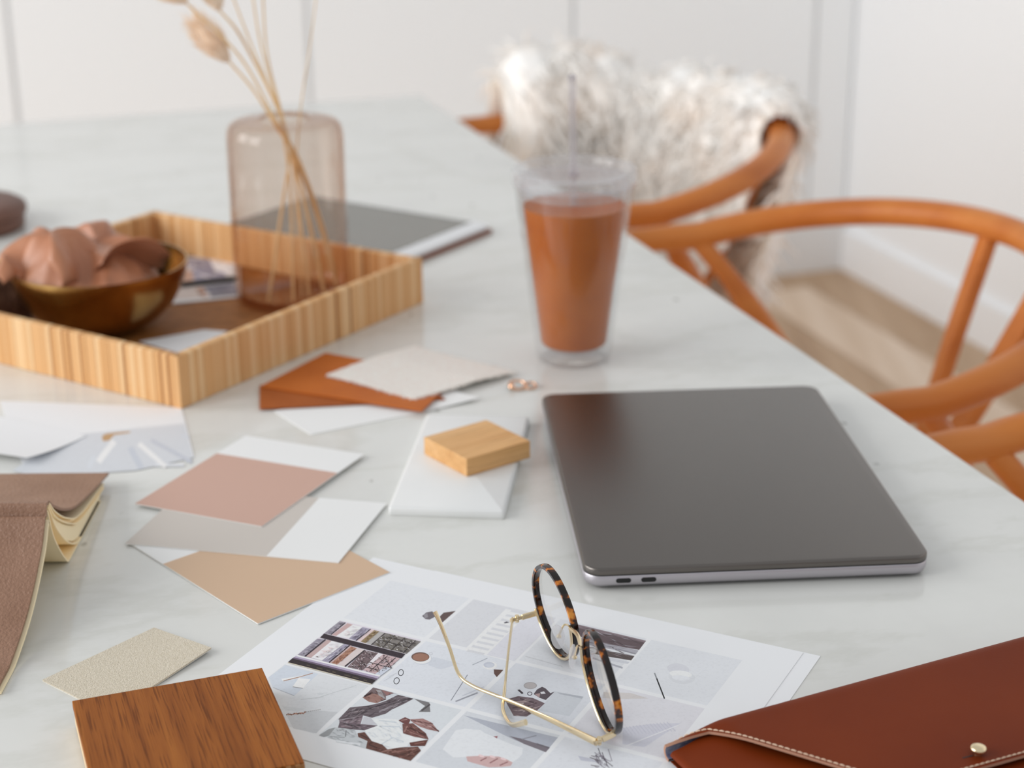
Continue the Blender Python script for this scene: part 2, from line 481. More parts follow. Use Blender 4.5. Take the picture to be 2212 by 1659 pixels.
# ------------------------------------------------------------------ setting
def wall_plane(name, s0, s1, t0, t1, z0, z1, mat, kind='structure', parent=None):
    V, F = boxv(s0, s1, t0, t1, z0, z1)
    V = [tuple(ST(v[0], v[1], v[2])) for v in V]
    o = build(name, V, F, mat, parent, 'm')
    if kind and parent is None: o['kind'] = kind
    return o
CS, CT = 2.07, 3.742          # room corner
def st_of(px, py, tplane):
    q = Hit(px, py, tuple(E1*tplane*1000), tuple(E1)); q = Vector(q)/1000
    return q.dot(E2)
wb = wall_plane('wall_back', -3.2, CS, CT + 0.009, CT + 0.12, 0, 2.7, m_trim)
# tall flush panels with open joints
joints = [-3.2] + [st_of(x, y, CT) for x, y in ((26, 110), (668, 110), (1240, 15), (1762, 110))] + [CS]
for a, b in zip(joints[:-1], joints[1:]):
    V, F = boxv(a + 0.005, b - 0.005, CT, CT + 0.009, 0.10, 2.7)
    build('wall_panel', [tuple(ST(*v)) for v in V], F, m_wall, wb, 'm', bevel=3)
wall_plane('wall_right', CS, CS + 0.12, -0.6, CT + 0.12, 0, 2.7, m_wallr)
wall_plane('baseboard_back', -3.2, CS, CT - 0.016, CT, 0, 0.115, m_trim)
wall_plane('baseboard_right', CS - 0.014, CS, -0.6, CT - 0.016, 0, 0.10, m_wallr)
fl = wall_plane('floor', -3.2, CS + 0.12, -0.6, CT + 0.12, -0.06, -0.012, m_gap)
rnd = random.Random(4)
for k in range(34):
    s1 = CS - 0.002 - k*0.155; s0 = s1 - 0.152
    if s1 < -3.1: break
    t = -0.6 - rnd.random()*0.8
    while t < CT:
        L = 1.1 + rnd.random()*1.0
        a, b = max(t, -0.6), min(t + L, CT)
        if b - a > 0.05:
            V, F = boxv(s0, s1, a, b - 0.003, -0.012, 0.0)
            c = rnd.choice((0, 0, 0, 1)) if k > 2 else rnd.choice((1, 2, 2))
            loc = ST((s0+s1)/2, (a+b)/2, 0)
            me_v = [tuple(ST(*v)) for v in V]
            build('plank', me_v, F, m_floor[c], fl, 'm')
        t += L

# ------------------------------------------------------------------ table
TS0, TS1, TT0, TT1 = -0.36, 0.661, 0.33, 2.463
tb = thing('dining_table', 'long white marble dining table carrying the laptop, tray and papers', 'table', ST((TS0+TS1)/2, (TT0+TT1)/2, 0), YAW, unit='m')
V, F = boxv(TS0, TS1, TT0, TT1, TZ - 0.022, TZ)
build('table_top', [tuple(ST(*v)) for v in V], F, m_marble, tb, 'm', bevel=2)
for s in (-0.25, 0.38):
    for t in (0.45, 2.30):
        V, F = prism([(s-0.035, t-0.035), (s+0.035, t-0.035), (s+0.035, t+0.035), (s-0.035, t+0.035)], 0, TZ - 0.022)
        V = [tuple(ST(s + (v[0]-s)*(0.6 if v[2] == 0 else 1), t + (v[1]-t)*(0.6 if v[2] == 0 else 1), v[2])) for v in V]
        build('leg', V, F, m_trim, tb, 'm', bevel=3)

# ------------------------------------------------------------------ wishbone chairs (local: front +y, width x)
BW, BD, BL, BZA, BZB = 0.279, 0.250, 0.115, 0.705, 0.755
def bowpt(ph):            # ph -pi/2..pi/2
    k = math.cos(ph)
    return Vector((BW*math.sin(ph), -BD*k, BZA + (BZB - BZA)*k))
def make_chair():
    root = thing('wishbone_chair', 'x', 'chair', (0, 0, 0), 0, 'oak armchairs along the table', 'm')
    pts = []; rad = []; fl_ = []
    for i in range(8): pts.append(Vector((-BW, BL*(1 - i/8), BZA)))
    for i in range(49): pts.append(bowpt(-math.pi/2 + math.pi*i/48))
    for i in range(1, 9): pts.append(Vector((BW, BL*i/8, BZA)))
    n = len(pts)
    for i in range(n):
        e = min(i, n-1-i)/6.0
        rad.append(0.0165*(0.72 + 0.28*min(1, e)))
    V, F = tube(pts, rad, 14, (1.0, 0.92), up=(0, 0, 1))
    build('back_rail', V, F, m_chair, root, 'local', smooth=True, sharp=60)
    for sx in (-1, 1):
        p = catmull([(sx*0.205, -0.215, 0.0), (sx*0.196, -0.165, 0.22), (sx*0.19, -0.13, 0.43), (sx*0.212, -0.092, 0.55), (sx*0.25, -0.04, 0.645), (sx*0.277, 0.0, 0.70)], 6)
        r = [0.011 + 0.0085*math.sin(math.pi*min(1, i/(len(p)-1)*1.15 + 0.02)) for i in range(len(p))]
        V, F = tube(p, r, 12); build('leg', V, F, m_chair, root, 'local', smooth=True, sharp=60)
        p = catmull([(sx*0.245, 0.285, 0.0), (sx*0.242, 0.28, 0.25), (sx*0.24, 0.275, 0.44)], 6)
        r = [0.012 + 0.008*math.sin(math.pi*min(1, 0.1 + i/(len(p)-1)*0.8)) for i in range(len(p))]
        V, F = tube(p, r, 12); build('leg', V, F, m_chair, root, 'local', smooth=True, sharp=60)
        V, F = tube([(sx*0.196, -0.16, 0.24), (sx*0.242, 0.278, 0.24)], 0.009, 10); build('stretcher', V, F, m_chair, root, 'local', smooth=True, sharp=60)
    for y, w, z in ((-0.165, 0.196, 0.30), (0.278, 0.24, 0.30)):
        V, F = tube([(-w, y, z), (w, y, z)], 0.009, 10); build('stretcher', V, F, m_chair, root, 'local', smooth=True, sharp=60)
    # y-shaped splat
    mb = MB()
    f = Vector((0, -0.150, 0.515))
    mb.add(*ribbon([Vector((0, -0.128, 0.43)), Vector((0, -0.137, 0.475)), f], 0.05, 0.013, up=(0, -1, 0.2)))
    for sx in (-1, 1):
        top = bowpt(math.radians(13.5)*sx) + Vector((0, 0, -0.008))
        a = Vector((sx*0.012, -0.143, 0.495)); b = a.lerp(top, 0.5) + Vector((sx*0.004, 0.0, 0))
        V, F = ribbon(catmull([a, b, top], 6), 0.026, 0.014, up=(0, -1, 0.35)); mb.add(V, F)
    build('splat', mb.V, mb.F, m_chair, root, 'local', bevel=3)
    # seat frame and woven cord seat
    q = [(-0.235, 0.28), (0.235, 0.28), (0.185, -0.13), (-0.185, -0.13)]
    for i in range(4):
        a, b = q[i], q[(i+1) % 4]
        V, F = tube([(a[0], a[1], 0.425), (b[0], b[1], 0.425)], 0.014, 10); build('seat_rail', V, F, m_chair, root, 'local', smooth=True, sharp=60)
    def sfn(u, v):
        y = -0.125 + 0.40*v; w = 0.18 + 0.05*v; x = -w + 2*w*u
        m = max(abs(2*u-1), abs(2*v-1))
        z = 0.447 - 0.016*(1 - m) + 0.0018*math.cos(m*math.pi*44)
        return (x, y, z)
    V, F = sheet(sfn, 60, 60, 0.02); build('woven_seat', V, F, m_cord, root, 'local', smooth=True)
    return root
chair0 = make_chair()
def copy_tree(o, parent=None):
    c = o.copy(); sc.collection.objects.link(c); c.parent = parent
    for ch in o.children: copy_tree(ch, c)
    return c
chair_poses = [
    (0.7770, 1.4914, 0.058, 'oak armchair at the table edge between the sheepskin chair and the nearest chair'),
    (0.8006, 2.1540, 0.057, 'far oak armchair with the cream sheepskin over its curved back'),
    (0.7703, 0.8430, -0.03, 'nearest oak armchair, only one arm showing at right beside the laptop')]
chairs = []
for i, (s, t, rot, lab) in enumerate(chair_poses):
    c = chair0 if i == 0 else copy_tree(chair0)
    c.location = ST(s, t, 0)
    # local +y -> -E2 (towards the table), local +x -> +E1
    c.rotation_euler = (0, 0, YAW + math.pi/2 - rot)
    c['label'] = lab
    ROOTM[c] = Matrix.Translation(c.location) @ Matrix.Rotation(c.rotation_euler[2], 4, 'Z')
    chairs.append(c)

# ------------------------------------------------------------------ sheepskin over the far chair
def sheepskin(chair):
    mat4 = ROOTM[chair]
    root = thing('sheepskin_throw', 'fluffy cream sheepskin draped over the back of the far oak armchair', 'sheepskin', tuple(mat4 @ Vector((0, -0.10, 0.46))), 0, unit='m')
    NA, NB = 40, 26
    ph0, ph1 = -0.40, 1.72          # along the rail, from back-left round to the far arm
    def P(a, b):
        ph = ph0 + (ph1 - ph0)*a
        if ph <= math.pi/2: c = bowpt(ph)
        else: c = bowpt(math.pi/2) + Vector((0, (ph - math.pi/2)*0.35, 0))
        out = Vector((c.x/BW**2, c.y/BD**2, 0)); out.normalize()
        fa_ = max(0, min(1, (a - 0.55)/0.38)); rise = 0.001 + 0.045*fa_*fa_*(3-2*fa_)
        # outer hang is long behind the back, short along the far arm
        k = max(0, 1 - max(0, (a - 0.30))/0.22); k = k*k*(3-2*k)
        lo = 0.05 + 0.36*k
        li = 0.27 - 0.05*abs(a - 0.5)
        r = 0.026
        if b < 0.42:             # inside, from the seat up to the rail
            t = 1 - b/0.42
            q = c - out*(r + 0.11*t*t) + Vector((0, 0, -li*t))
        elif b < 0.58:
            th = math.pi*(b - 0.42)/0.16
            q = c + out*(-r*math.cos(th)) + Vector((0, 0, (r + rise)*math.sin(th)))
        else:
            t = (b - 0.58)/0.42
            q = c + out*(r - 0.11*t*k) + Vector((0, 0, -lo*t))
        return q
    V = [tuple(mat4 @ P(i/NA, j/NB)) for i in range(NA+1) for j in range(NB+1)]
    F = [(i*(NB+1)+j, (i+1)*(NB+1)+j, (i+1)*(NB+1)+j+1, i*(NB+1)+j+1) for i in range(NA) for j in range(NB)]
    h = build('hide', V, F, m_hide, root, 'm', smooth=True, sharp=0)
    so = h.modifiers.new('thick', 'SOLIDIFY'); so.thickness = 0.004
    def frame(a, b):
        e = 0.01
        du = P(min(1, a+e), b) - P(max(0, a-e), b); dv = P(a, min(1, b+e)) - P(a, max(0, b-e))
        n = du.cross(dv)
        return n.normalized() if n.length > 1e-12 else Vector((0, 0, 1))
    sgn = 1.0 if frame(0.5, 0.5).z > 0 else -1.0
    def smooth01(x): x = max(0, min(1, x)); return x*x*(3-2*x)
    def puff(a, b):
        far = smooth01((a - 0.55)/0.4)
        ed = smooth01(min(a, 1-a)/0.05)*smooth01(min(b, 1-b)/0.06)
        lump = 0.006*math.sin(23*a + 3*math.sin(9*b)) + 0.004*math.sin(61*a + 5*b) + 0.004*math.sin(17*b + 7*a)
        return (0.017 + 0.020*far + lump)*ed
    def Q(a, b): return P(a, b) + frame(a, b)*(sgn*puff(a, b))
    FA, FB = 130, 80
    V = [tuple(mat4 @ Q(i/FA, j/FB)) for i in range(FA+1) for j in range(FB+1)]
    F = [(i*(FB+1)+j, (i+1)*(FB+1)+j, (i+1)*(FB+1)+j+1, i*(FB+1)+j+1) for i in range(FA) for j in range(FB)]
    build('fleece', V, F, m_fleece, root, 'm', smooth=True, sharp=0)
    rn = random.Random(11); mb = MB()
    for k in range(4200):
        a, b = rn.random(), rn.random()
        p = Q(a, b); n = frame(a, b)*sgn
        if b > 0.62 and rn.random() < 0.4: n = -n; p = P(a, b)
        far = smooth01((a - 0.55)/0.4)
        L = (0.030 + 0.030*rn.random())*(0.75 + 0.55*far)
        side = Vector((rn.uniform(-1, 1), rn.uniform(-1, 1), rn.uniform(-0.8, 0.4)))
        tang = side - n*side.dot(n)
        d = (n*(0.25 + 0.25*rn.random() + 0.15*far) + tang*0.7 + Vector((0, 0, -0.2))).normalized()
        pts = []
        for i in range(5):
            t = i/4
            w = Vector((math.sin(t*7 + k), math.cos(t*6 + k*1.7), math.sin(t*5 + k*0.6)))*0.005*t
            pts.append(mat4 @ (p - n*0.002 + d*(L*t*(1 - 0.25*t)) + Vector((0, 0, -L*0.3*t*t)) + w))
        r0 = 0.0025*(0.7 + 0.6*rn.random())
        V, F = tube(pts, [r0*0.8, r0, r0*0.9, r0*0.65, r0*0.15], 4)
        mb.add(V, F)
    f = build('fur', mb.V, mb.F, m_fur, root, 'm', smooth=True, sharp=0)
    f['kind'] = 'stuff'
sheepskin(chairs[1])

# ------------------------------------------------------------------ laptop
LX, LY, LR = 138.26, 1115.53, 0.06886
lp = thing('laptop', 'closed space grey laptop lying near the right table edge', 'laptop', (LX, LY, 0), LR)
def lap(name, V, F, mat, parent=lp, **kw):
    return build(name, place(V, LX, LY, LR), F, mat, parent, 'mm', **kw)
V, F = rslab(212.4, 304.1, 11, [(7, 1.0), (3.0, 1.8), (0.9, 3.4), (0.2, 5.2), (0, 7.0), (0, 9.4), (0.25, 9.7)], 8)
bs = lap('base', V, F, m_alulight, smooth=True, sharp=50)
V, F = rslab(212.4, 304.1, 11, [(0.8, 9.7), (0.8, 10.4)], 8); lap('gap_core', V, F, m_black)  # black inset core draws the dark line between lid and base
V, F = rslab(212.4, 304.1, 11, [(0.2, 10.4), (0, 10.7), (0, 13.4), (0.25, 14.2), (0.9, 14.75), (1.8, 14.9)], 8)
lap('lid', V, F, m_alu, smooth=True, sharp=50)
for dx in (23.6, 38.9):
    st = [(x, z) for x, z in rrect(9.2, 3.0, 1.5, 6)]
    x0 = -212.4/2 + dx
    V = [(x0 + x, -152.05 - 0.25, 6.6 + z) for x, z in st] + [(x0 + x, -152.05 + 1.5, 6.6 + z) for x, z in st]
    n = len(st); F = [tuple(range(n)), tuple(range(2*n-1, n-1, -1))] + [(i, n+i, n+(i+1) % n, (i+1) % n) for i in range(n)]
    lap('usb_port', V, F, m_black, parent=bs)
    st = [(x, z) for x, z in rrect(10.0, 3.7, 1.8, 6)]
for sx in (-1, 1):
    for sy in (-1, 1):
        V, F = lathe([(5.5, 0.0), (6, 0.4), (6, 1.4)], 16, (sx*86, sy*132, 0)); lap('rubber_foot', V, F, m_black, parent=bs)

# ------------------------------------------------------------------ mood board sheets with printed photos
GX, GY, GT = -101.7, 921.7, -0.472
GA = Vector((math.cos(GT), math.sin(GT), 0)); GB = Vector((math.sin(GT), -math.cos(GT), 0))
def gp(i, j): return Vector((GX, GY, 0)) + GA*57.56*i + GB*57.92*j
def quad(i0, j0, i1, j1): return [gp(i0, j0), gp(i1, j0), gp(i1, j1), gp(i0, j1)]
und = quad(0.3, -1.42, 4.60, 2.18)
V, F = prism(und, 0.0, 0.25)
tag(build('paper_sheet', V, F, m_paper), 'blank white sheet showing only its edge beneath the right side of the photo sheet', 'paper', 'papers of the mood board')
mbd = thing('mood_board_sheet', 'white sheet printed with a grid of square photos under the eyeglasses', 'paper', tuple(gp(2, 0)), 0, 'papers of the mood board')
V, F = prism(quad(-0.46, -1.40, 4.43, 2.34), 0.25, 0.5)
build('paper', V, F, m_paper, mbd)
ZP = [0.5]
class Ink:
    """flat print: coloured shapes given in photograph pixels, laid on the sheet"""
    def __init__(s, name, ox=0, oy=0, k=1.0, z=0.5):
        s.name = name; s.ox, s.oy, s.k = ox, oy, k; s.V = []; s.F = []; s.C = []; s.z = z; s.lay = 0
    def at(s, ox, oy, k): s.ox, s.oy, s.k = ox, oy, k; return s
    def poly(s, col, pts, world=False):
        s.lay += 1; z = s.z + 0.0022*s.lay
        if min(col) > 184 and s.lay > 1: col = tuple(min(240, q + 16) for q in col)
        if world: P = [(p[0], p[1], z) for p in pts]
        else: P = [G(s.ox + p[0]/s.k, s.oy + p[1]/s.k, z) for p in pts]
        A = sum(P[i][0]*P[(i+1) % len(P)][1] - P[(i+1) % len(P)][0]*P[i][1] for i in range(len(P)))
        if A < 0: P = P[::-1]
        k = len(s.V); s.V += P; s.F.append(tuple(range(k, k+len(P)))); s.C.append(lin(col)); return s
    def line(s, col, a, b, w): return s.poly(col, stroke(a, b, w))
    def ell(s, col, cx, cy, rx, ry, rot=0): return s.poly(col, ellipse(cx, cy, rx, ry, 26, rot))
    def ring(s, col, cx, cy, rx, ry, w, rot=0):
        l = s.lay
        for q in ring2(cx, cy, rx, ry, w, rot): s.lay = l; s.poly(col, q)
        return s
    def hatch(s, pts, cols, n, ang, ln, w, seed=1):
        r = random.Random(seed); xs = [p[0] for p in pts]; ys = [p[1] for p in pts]
        def inside(x, y):
            c = False
            for i in range(len(pts)):
                (x1, y1), (x2, y2) = pts[i], pts[i-1]
                if (y1 > y) != (y2 > y) and x < (x2-x1)*(y-y1)/(y2-y1) + x1: c = not c
            return c
        m = 0; tries = 0; l = s.lay
        while m < n and tries < n*30:
            tries += 1
            x, y = r.uniform(min(xs), max(xs)), r.uniform(min(ys), max(ys)); a = ang + r.uniform(-0.35, 0.35); L = ln*r.uniform(0.5, 1.2)
            dx, dy = math.cos(a)*L/2, math.sin(a)*L/2
            if inside(x-dx, y-dy) and inside(x+dx, y+dy):
                ww = w*r.uniform(0.4, 1.1); q = [(x-dx, y-dy), (x + dy/L*ww, y - dx/L*ww), (x+dx, y+dy), (x - dy/L*ww, y + dx/L*ww)]
                s.lay = l + (m % 6); s.poly(r.choice(cols), q); m += 1
        s.lay = l + 7
        return s
    def done(s, parent, label=None):
        o = build(s.name, s.V, s.F, m_ink, parent, 'mm', cols=s.C)
        if label: o['label'] = label
        return o
def cell(i, j): return [gp(i, j), gp(i, j) + GA*54.56, gp(i, j) + GA*54.56 + GB*54.56, gp(i, j) + GB*54.56]
def photo(i, j, col): return Ink('printed_photo').poly(tuple(min(238, c + 17) for c in col), cell(i, j), True)
rp = random.Random(3)
# building seen through a window
k = photo(0, 0, (212, 206, 214)).at(600, 1320, 6.9125)
k.poly((158, 152, 164), [(925, 148), (1012, 172), (790, 352), (690, 335)])
k.poly((204, 172, 170), [(1040, 180), (1120, 202), (870, 372), (805, 357)])
k.poly((226, 224, 228), [(1120, 205), (1260, 240), (1060, 405), (880, 372)])
k.poly((168, 162, 182), [(1265, 238), (1390, 268), (1172, 442), (1062, 412)])
k.poly((212, 190, 190), [(1400, 270), (1450, 284), (1235, 455), (1185, 444)])
k.poly((150, 128, 92), [(1440, 284), (1520, 303), (1310, 480), (1235, 455)])
k.poly((186, 182, 180), [(1520, 303), (1605, 325), (1400, 505), (1310, 480)])
k.poly((134, 128, 124), [(1605, 325), (2140, 455), (1925, 640), (1400, 505)])
k.line((60, 46, 56), (1012, 172), (795, 352), 16); k.line((70, 56, 70), (1388, 268), (1168, 442), 16); k.line((60, 50, 54), (1605, 327), (1395, 505), 16)
for q in range(60):
    u, v = rp.random(), rp.random()
    x = 1605 + (2110-1605)*u - 205*v; y = 335 + 125*u + 165*v
    k.line(rp.choice(((70, 64, 60), (92, 86, 78), (196, 190, 188), (108, 100, 82))), (x-14, y-6), (x + rp.uniform(-6, 30), y + rp.uniform(-4, 18)), rp.uniform(6, 15))
for a, b in (((1750, 360), (1560, 545)), ((1900, 395), (1700, 575)), ((2060, 436), (1870, 625)), ((1560, 440), (1980, 545)), ((1650, 385), (2060, 490))):
    k.line((56, 46, 48), a, b, 9)
k.poly((46, 32, 42), [(690, 335), (1905, 640), (1845, 706), (632, 396)])
k.poly((156, 150, 164), [(590, 412), (705, 424), (410, 678), (295, 655)])
k.poly((198, 172, 170), [(735, 428), (805, 445), (500, 695), (420, 678)])
k.poly((224, 222, 226), [(805, 445), (985, 490), (660, 738), (500, 695)])
k.poly((170, 164, 184), [(1000, 490), (1078, 510), (765, 768), (662, 740)])
k.poly((208, 182, 180), [(1080, 512), (1110, 520), (800, 775), (770, 768)])
k.poly((178, 132, 110), [(1095, 530), (1185, 552), (885, 800), (800, 778)])
k.poly((206, 192, 190), [(1185, 552), (1295, 580), (1000, 828), (885, 800)])
k.poly((120, 100, 104), [(1300, 585), (1500, 625), (1270, 880), (1040, 835)])
k.poly((222, 216, 220), [(1500, 625), (1575, 643), (1410, 782), (1330, 802)])
k.poly((206, 178, 180), [(1575, 643), (1825, 706), (1535, 962), (1280, 880)])
k.line((50, 38, 48), (712, 424), (402, 680), 18); k.line((52, 40, 50), (1072, 512), (765, 768), 18); k.line((48, 38, 46), (1300, 582), (1000, 828), 18)
for q in range(70):
    u, v = rp.random(), rp.random()
    x = 1300 + 480*u - 250*v; y = 600 + 110*u + 235*v
    if 1330 < x < 1500 and y < 780 and u > 0.3: continue
    k.line(rp.choice(((58, 44, 48), (84, 64, 68), (210, 186, 186), (120, 88, 70))), (x-12, y-5), (x + rp.uniform(-8, 26), y + rp.uniform(-4, 20)), rp.uniform(5, 13))
for a, b in (((1640, 665), (1370, 900)), ((1760, 695), (1480, 935)), ((1360, 760), (1700, 850)), ((1300, 830), (1600, 905)), ((1470, 790), (1540, 930)), ((1600, 700), (1700, 850))):
    k.line((52, 40, 44), a, b, 9)
k.poly((196, 202, 214), [(1600, 830), (1690, 850), (1535, 965), (1450, 945)])
k.poly((238, 236, 240), [(300, 655), (1535, 962), (1518, 980), (270, 672)])
k.poly((186, 174, 198), [(270, 672), (1518, 980), (1468, 1030), (215, 706)])
k.poly((110, 94, 116), [(240, 690), (1490, 1006), (1468, 1030), (215, 706)])
k.poly((42, 32, 36), [(215, 706), (1465, 1030), (1402, 1088), (150, 765)])
for q in range(14):
    u = 0.1 + 0.85*rp.random(); x = 200 + 1200*u; y = 745 + 312*u
    k.line((86, 76, 60), (x, y), (x + 50, y + 14), 16)
k.line((236, 214, 190), (150, 768), (1400, 1090), 8)
DK = ((60, 48, 54), (88, 74, 78), (206, 196, 200), (120, 106, 104), (178, 164, 168))
k.hatch([(1605, 325), (2140, 455), (1925, 640), (1400, 505)], ((64, 58, 56), (96, 90, 84), (206, 202, 202), (118, 110, 90), (80, 72, 72)), 130, 0.4, 40, 11, 2)
k.hatch([(1300, 585), (1500, 625), (1270, 880), (1040, 835)], DK, 90, 0.6, 40, 12, 3)
k.hatch([(1575, 643), (1825, 706), (1535, 962), (1280, 880)], DK, 80, -0.6, 46, 9, 4)
k.hatch([(1440, 284), (1520, 303), (1310, 480), (1235, 455)], ((110, 92, 66), (190, 170, 140), (136, 100, 76)), 40, -0.7, 36, 10, 5)
k.hatch([(1095, 530), (1185, 552), (885, 800), (800, 778)], ((158, 96, 74), (216, 170, 150), (130, 84, 66)), 50, -0.7, 36, 10, 6)
k.hatch([(925, 148), (1012, 172), (790, 352), (690, 335)], ((110, 104, 116), (196, 192, 200), (140, 132, 144)), 30, 0.25, 60, 8, 7)
k.hatch([(590, 412), (705, 424), (410, 678), (295, 655)], ((110, 104, 116), (196, 192, 200), (140, 132, 144)), 40, 0.25, 60, 8, 8)
k.hatch([(1265, 238), (1390, 268), (1172, 442), (1062, 412)], ((130, 124, 142), (206, 202, 212), (98, 90, 108)), 30, -0.68, 110, 8, 9)
k.hatch([(1000, 490), (1078, 510), (765, 768), (662, 740)], ((130, 124, 142), (206, 202, 212), (98, 90, 108)), 30, -0.68, 110, 8, 10)
k.hatch([(805, 445), (985, 490), (660, 738), (500, 695)], ((204, 198, 204), (236, 234, 238), (214, 196, 196)), 30, 0.25, 90, 16, 11)
k.hatch([(1120, 205), (1260, 240), (1060, 405), (880, 372)], ((204, 198, 204), (236, 234, 238), (214, 196, 196)), 24, 0.25, 90, 16, 12)
k.done(mbd, 'printed photo of brick buildings through a dark window frame')
# desk with notes and a bead bracelet
k = photo(0, 1, (208, 210, 213)).at(570, 1410, 8.508)
k.poly((196, 203, 213), [(390, 225), (790, 330), (1000, 390), (560, 790), (160, 640), (90, 450)])
k.poly((222, 223, 224), [(320, 480), (640, 430), (830, 395), (650, 465), (350, 525)])
k.line((176, 142, 124), (360, 518), (640, 450), 16); k.line((176, 142, 124), (640, 450), (900, 375), 14)
k.poly((224, 225, 226), [(640, 465), (860, 490), (720, 650), (530, 620)]); k.line((150, 150, 152), (530, 625), (715, 655), 12)
k.line((184, 188, 196), (170, 640), (560, 790), 14)
k.poly((199, 202, 205), [(330, 980), (760, 1030), (620, 1080), (400, 1060)])
k.poly((193, 195, 198), [(420, 1150), (900, 1060), (1360, 1090), (960, 1480), (540, 1390)])
k.line((186, 190, 192), (950, 840), (1700, 600), 9); k.ell((198, 201, 204), 1040, 755, 70, 16); k.line((186, 189, 191), (680, 860), (1100, 810), 9)
for q in range(26):
    u = q/25; k.ell(rp.choice(((140, 92, 70), (196, 150, 130), (104, 82, 74))), 420 + 340*u, 1140 - 40*u + rp.uniform(-12, 12), 11, 13)
for q in range(8): k.ell((168, 160, 156), 780 + q*36, 1085 - q*6, 8, 8)
k.done(mbd, 'printed photo of pale notes and a beaded bracelet')
# coffee cup and spectacles
k = photo(1, 0, (211, 214, 220)).at(780, 1220, 5.53)
k.poly((200, 204, 212), [(860, 1100), (1180, 1180), (960, 1250), (800, 1200)])
k.ell((196, 200, 208), 735, 1128, 118, 66); k.ell((228, 228, 229), 722, 1116, 114, 66); k.ell((112, 84, 74), 708, 1100, 108, 56); k.ell((160, 116, 96), 712, 1104, 96, 46)
k.ring((190, 192, 198), 832, 1062, 24, 18, 7)
k.ring((40, 38, 42), 476, 1288, 33, 41, 8, 0.2); k.ring((40, 38, 42), 424, 1386, 35, 42, 8, 0.4)
k.line((186, 190, 196), (330, 1340), (430, 1290), 5); k.line((186, 190, 196), (270, 1390), (390, 1320), 5)
k.line((172, 176, 186), (1330, 1196), (1510, 1115), 8)
k.ell((226, 228, 232), 1540, 1205, 84, 48); k.ell((186, 190, 202), 1528, 1195, 66, 34); k.ell((196, 200, 210), 1536, 1200, 50, 22)
k.poly((98, 70, 62), [(1585, 1250), (1700, 1255), (1620, 1342), (1588, 1300)])
k.at(980, 1360, 5.027)
k.line((140, 142, 152), (150, 490), (-30, 770), 7); k.line((160, 162, 172), (260, 685), (20, 780), 14); k.line((192, 196, 206), (330, 620), (90, 720), 9)
k.done(mbd, 'printed photo of a coffee cup beside round spectacles')
# draped clothes with a ribbon bow
k = photo(1, 1, (206, 210, 214)).at(680, 1470, 6.506)
k.poly((122, 104, 106), [(820, 97), (1100, 172), (1170, 198), (1000, 270), (870, 318), (670, 240)])
k.poly((160, 122, 112), [(790, 180), (880, 195), (970, 255), (870, 318), (760, 300), (670, 240)])
k.poly((60, 34, 36), [(700, 205), (790, 165), (800, 190), (690, 240)])
k.poly((170, 166, 168), [(860, 130), (930, 140), (1000, 270), (900, 210)])
k.poly((196, 200, 206), [(1000, 220), (1110, 180), (1170, 200), (1000, 285)])
k.poly((152, 110, 108), [(940, 135), (1100, 175), (1010, 210)])
k.poly((104, 92, 98), [(1170, 200), (1390, 255), (1250, 330), (1080, 410), (1000, 465), (800, 525), (680, 490), (350, 553), (330, 545), (490, 380), (760, 350), (900, 318), (1000, 285)])
for a, b, c, w in (((520, 450), (900, 380), (146, 134, 138), 20), ((700, 420), (1060, 300), (74, 64, 72), 16), ((900, 440), (1300, 265), (150, 142, 148), 26), ((1100, 330), (1340, 250), (72, 64, 70), 18), ((460, 500), (700, 450), (70, 60, 66), 14), ((1100, 250), (1300, 240), (136, 126, 130), 18)):
    k.line(c, a, b, w)
k.poly((138, 120, 128), [(680, 490), (640, 620), (350, 592), (340, 560)])
k.line((84, 68, 76), (420, 560), (660, 510), 16); k.line((170, 152, 158), (440, 585), (640, 560), 14)
k.poly((188, 188, 194), [(690, 510), (800, 520), (820, 570), (880, 620), (650, 625)])
k.poly((112, 96, 104), [(350, 578), (640, 612), (890, 632), (700, 700), (560, 690), (326, 662)])
k.line((158, 136, 142), (370, 640), (640, 660), 16); k.line((66, 56, 62), (420, 600), (690, 690), 12)
k.poly((124, 122, 124), [(1395, 255), (1610, 308), (1622, 440), (1460, 440), (1550, 358)])
k.line((78, 74, 76), (1620, 335), (1500, 425), 22)
k.poly((222, 226, 231), [(790, 530), (1180, 548), (1235, 720), (1560, 832), (1325, 880), (1300, 925), (1030, 968), (950, 900), (800, 850), (700, 700), (890, 632)])
for a, b in (((900, 640), (1180, 650)), ((1040, 740), (1090, 820)), ((930, 900), (1080, 810)), ((1090, 800), (1250, 860)), ((900, 560), (1150, 590)), ((1180, 640), (1230, 700))):
    k.line((196, 202, 208), a, b, 15)
k.poly((168, 128, 124), [(1340, 545), (1520, 534), (1640, 590), (1745, 718), (1600, 690), (1480, 650), (1380, 592)])
k.line((112, 72, 70), (1350, 560), (1660, 610), 18); k.line((196, 164, 160), (1420, 590), (1640, 650), 16); k.line((96, 60, 58), (1640, 640), (1745, 716), 18)
k.poly((118, 76, 70), [(1230, 610), (1380, 600), (1560, 740), (1600, 828), (1400, 790), (1240, 742)])
k.line((170, 130, 122), (1300, 640), (1260, 720), 16); k.line((78, 44, 40), (1330, 660), (1560, 770), 20); k.line((168, 126, 118), (1330, 720), (1540, 800), 10)
k.poly((112, 66, 64), [(1175, 560), (1270, 514), (1345, 550), (1310, 625), (1240, 600)]); k.line((182, 146, 140), (1215, 560), (1300, 545), 10)
k.poly((100, 56, 48), [(1330, 872), (1592, 830), (1550, 918), (1345, 922)]); k.line((150, 106, 96), (1400, 890), (1540, 865), 10)
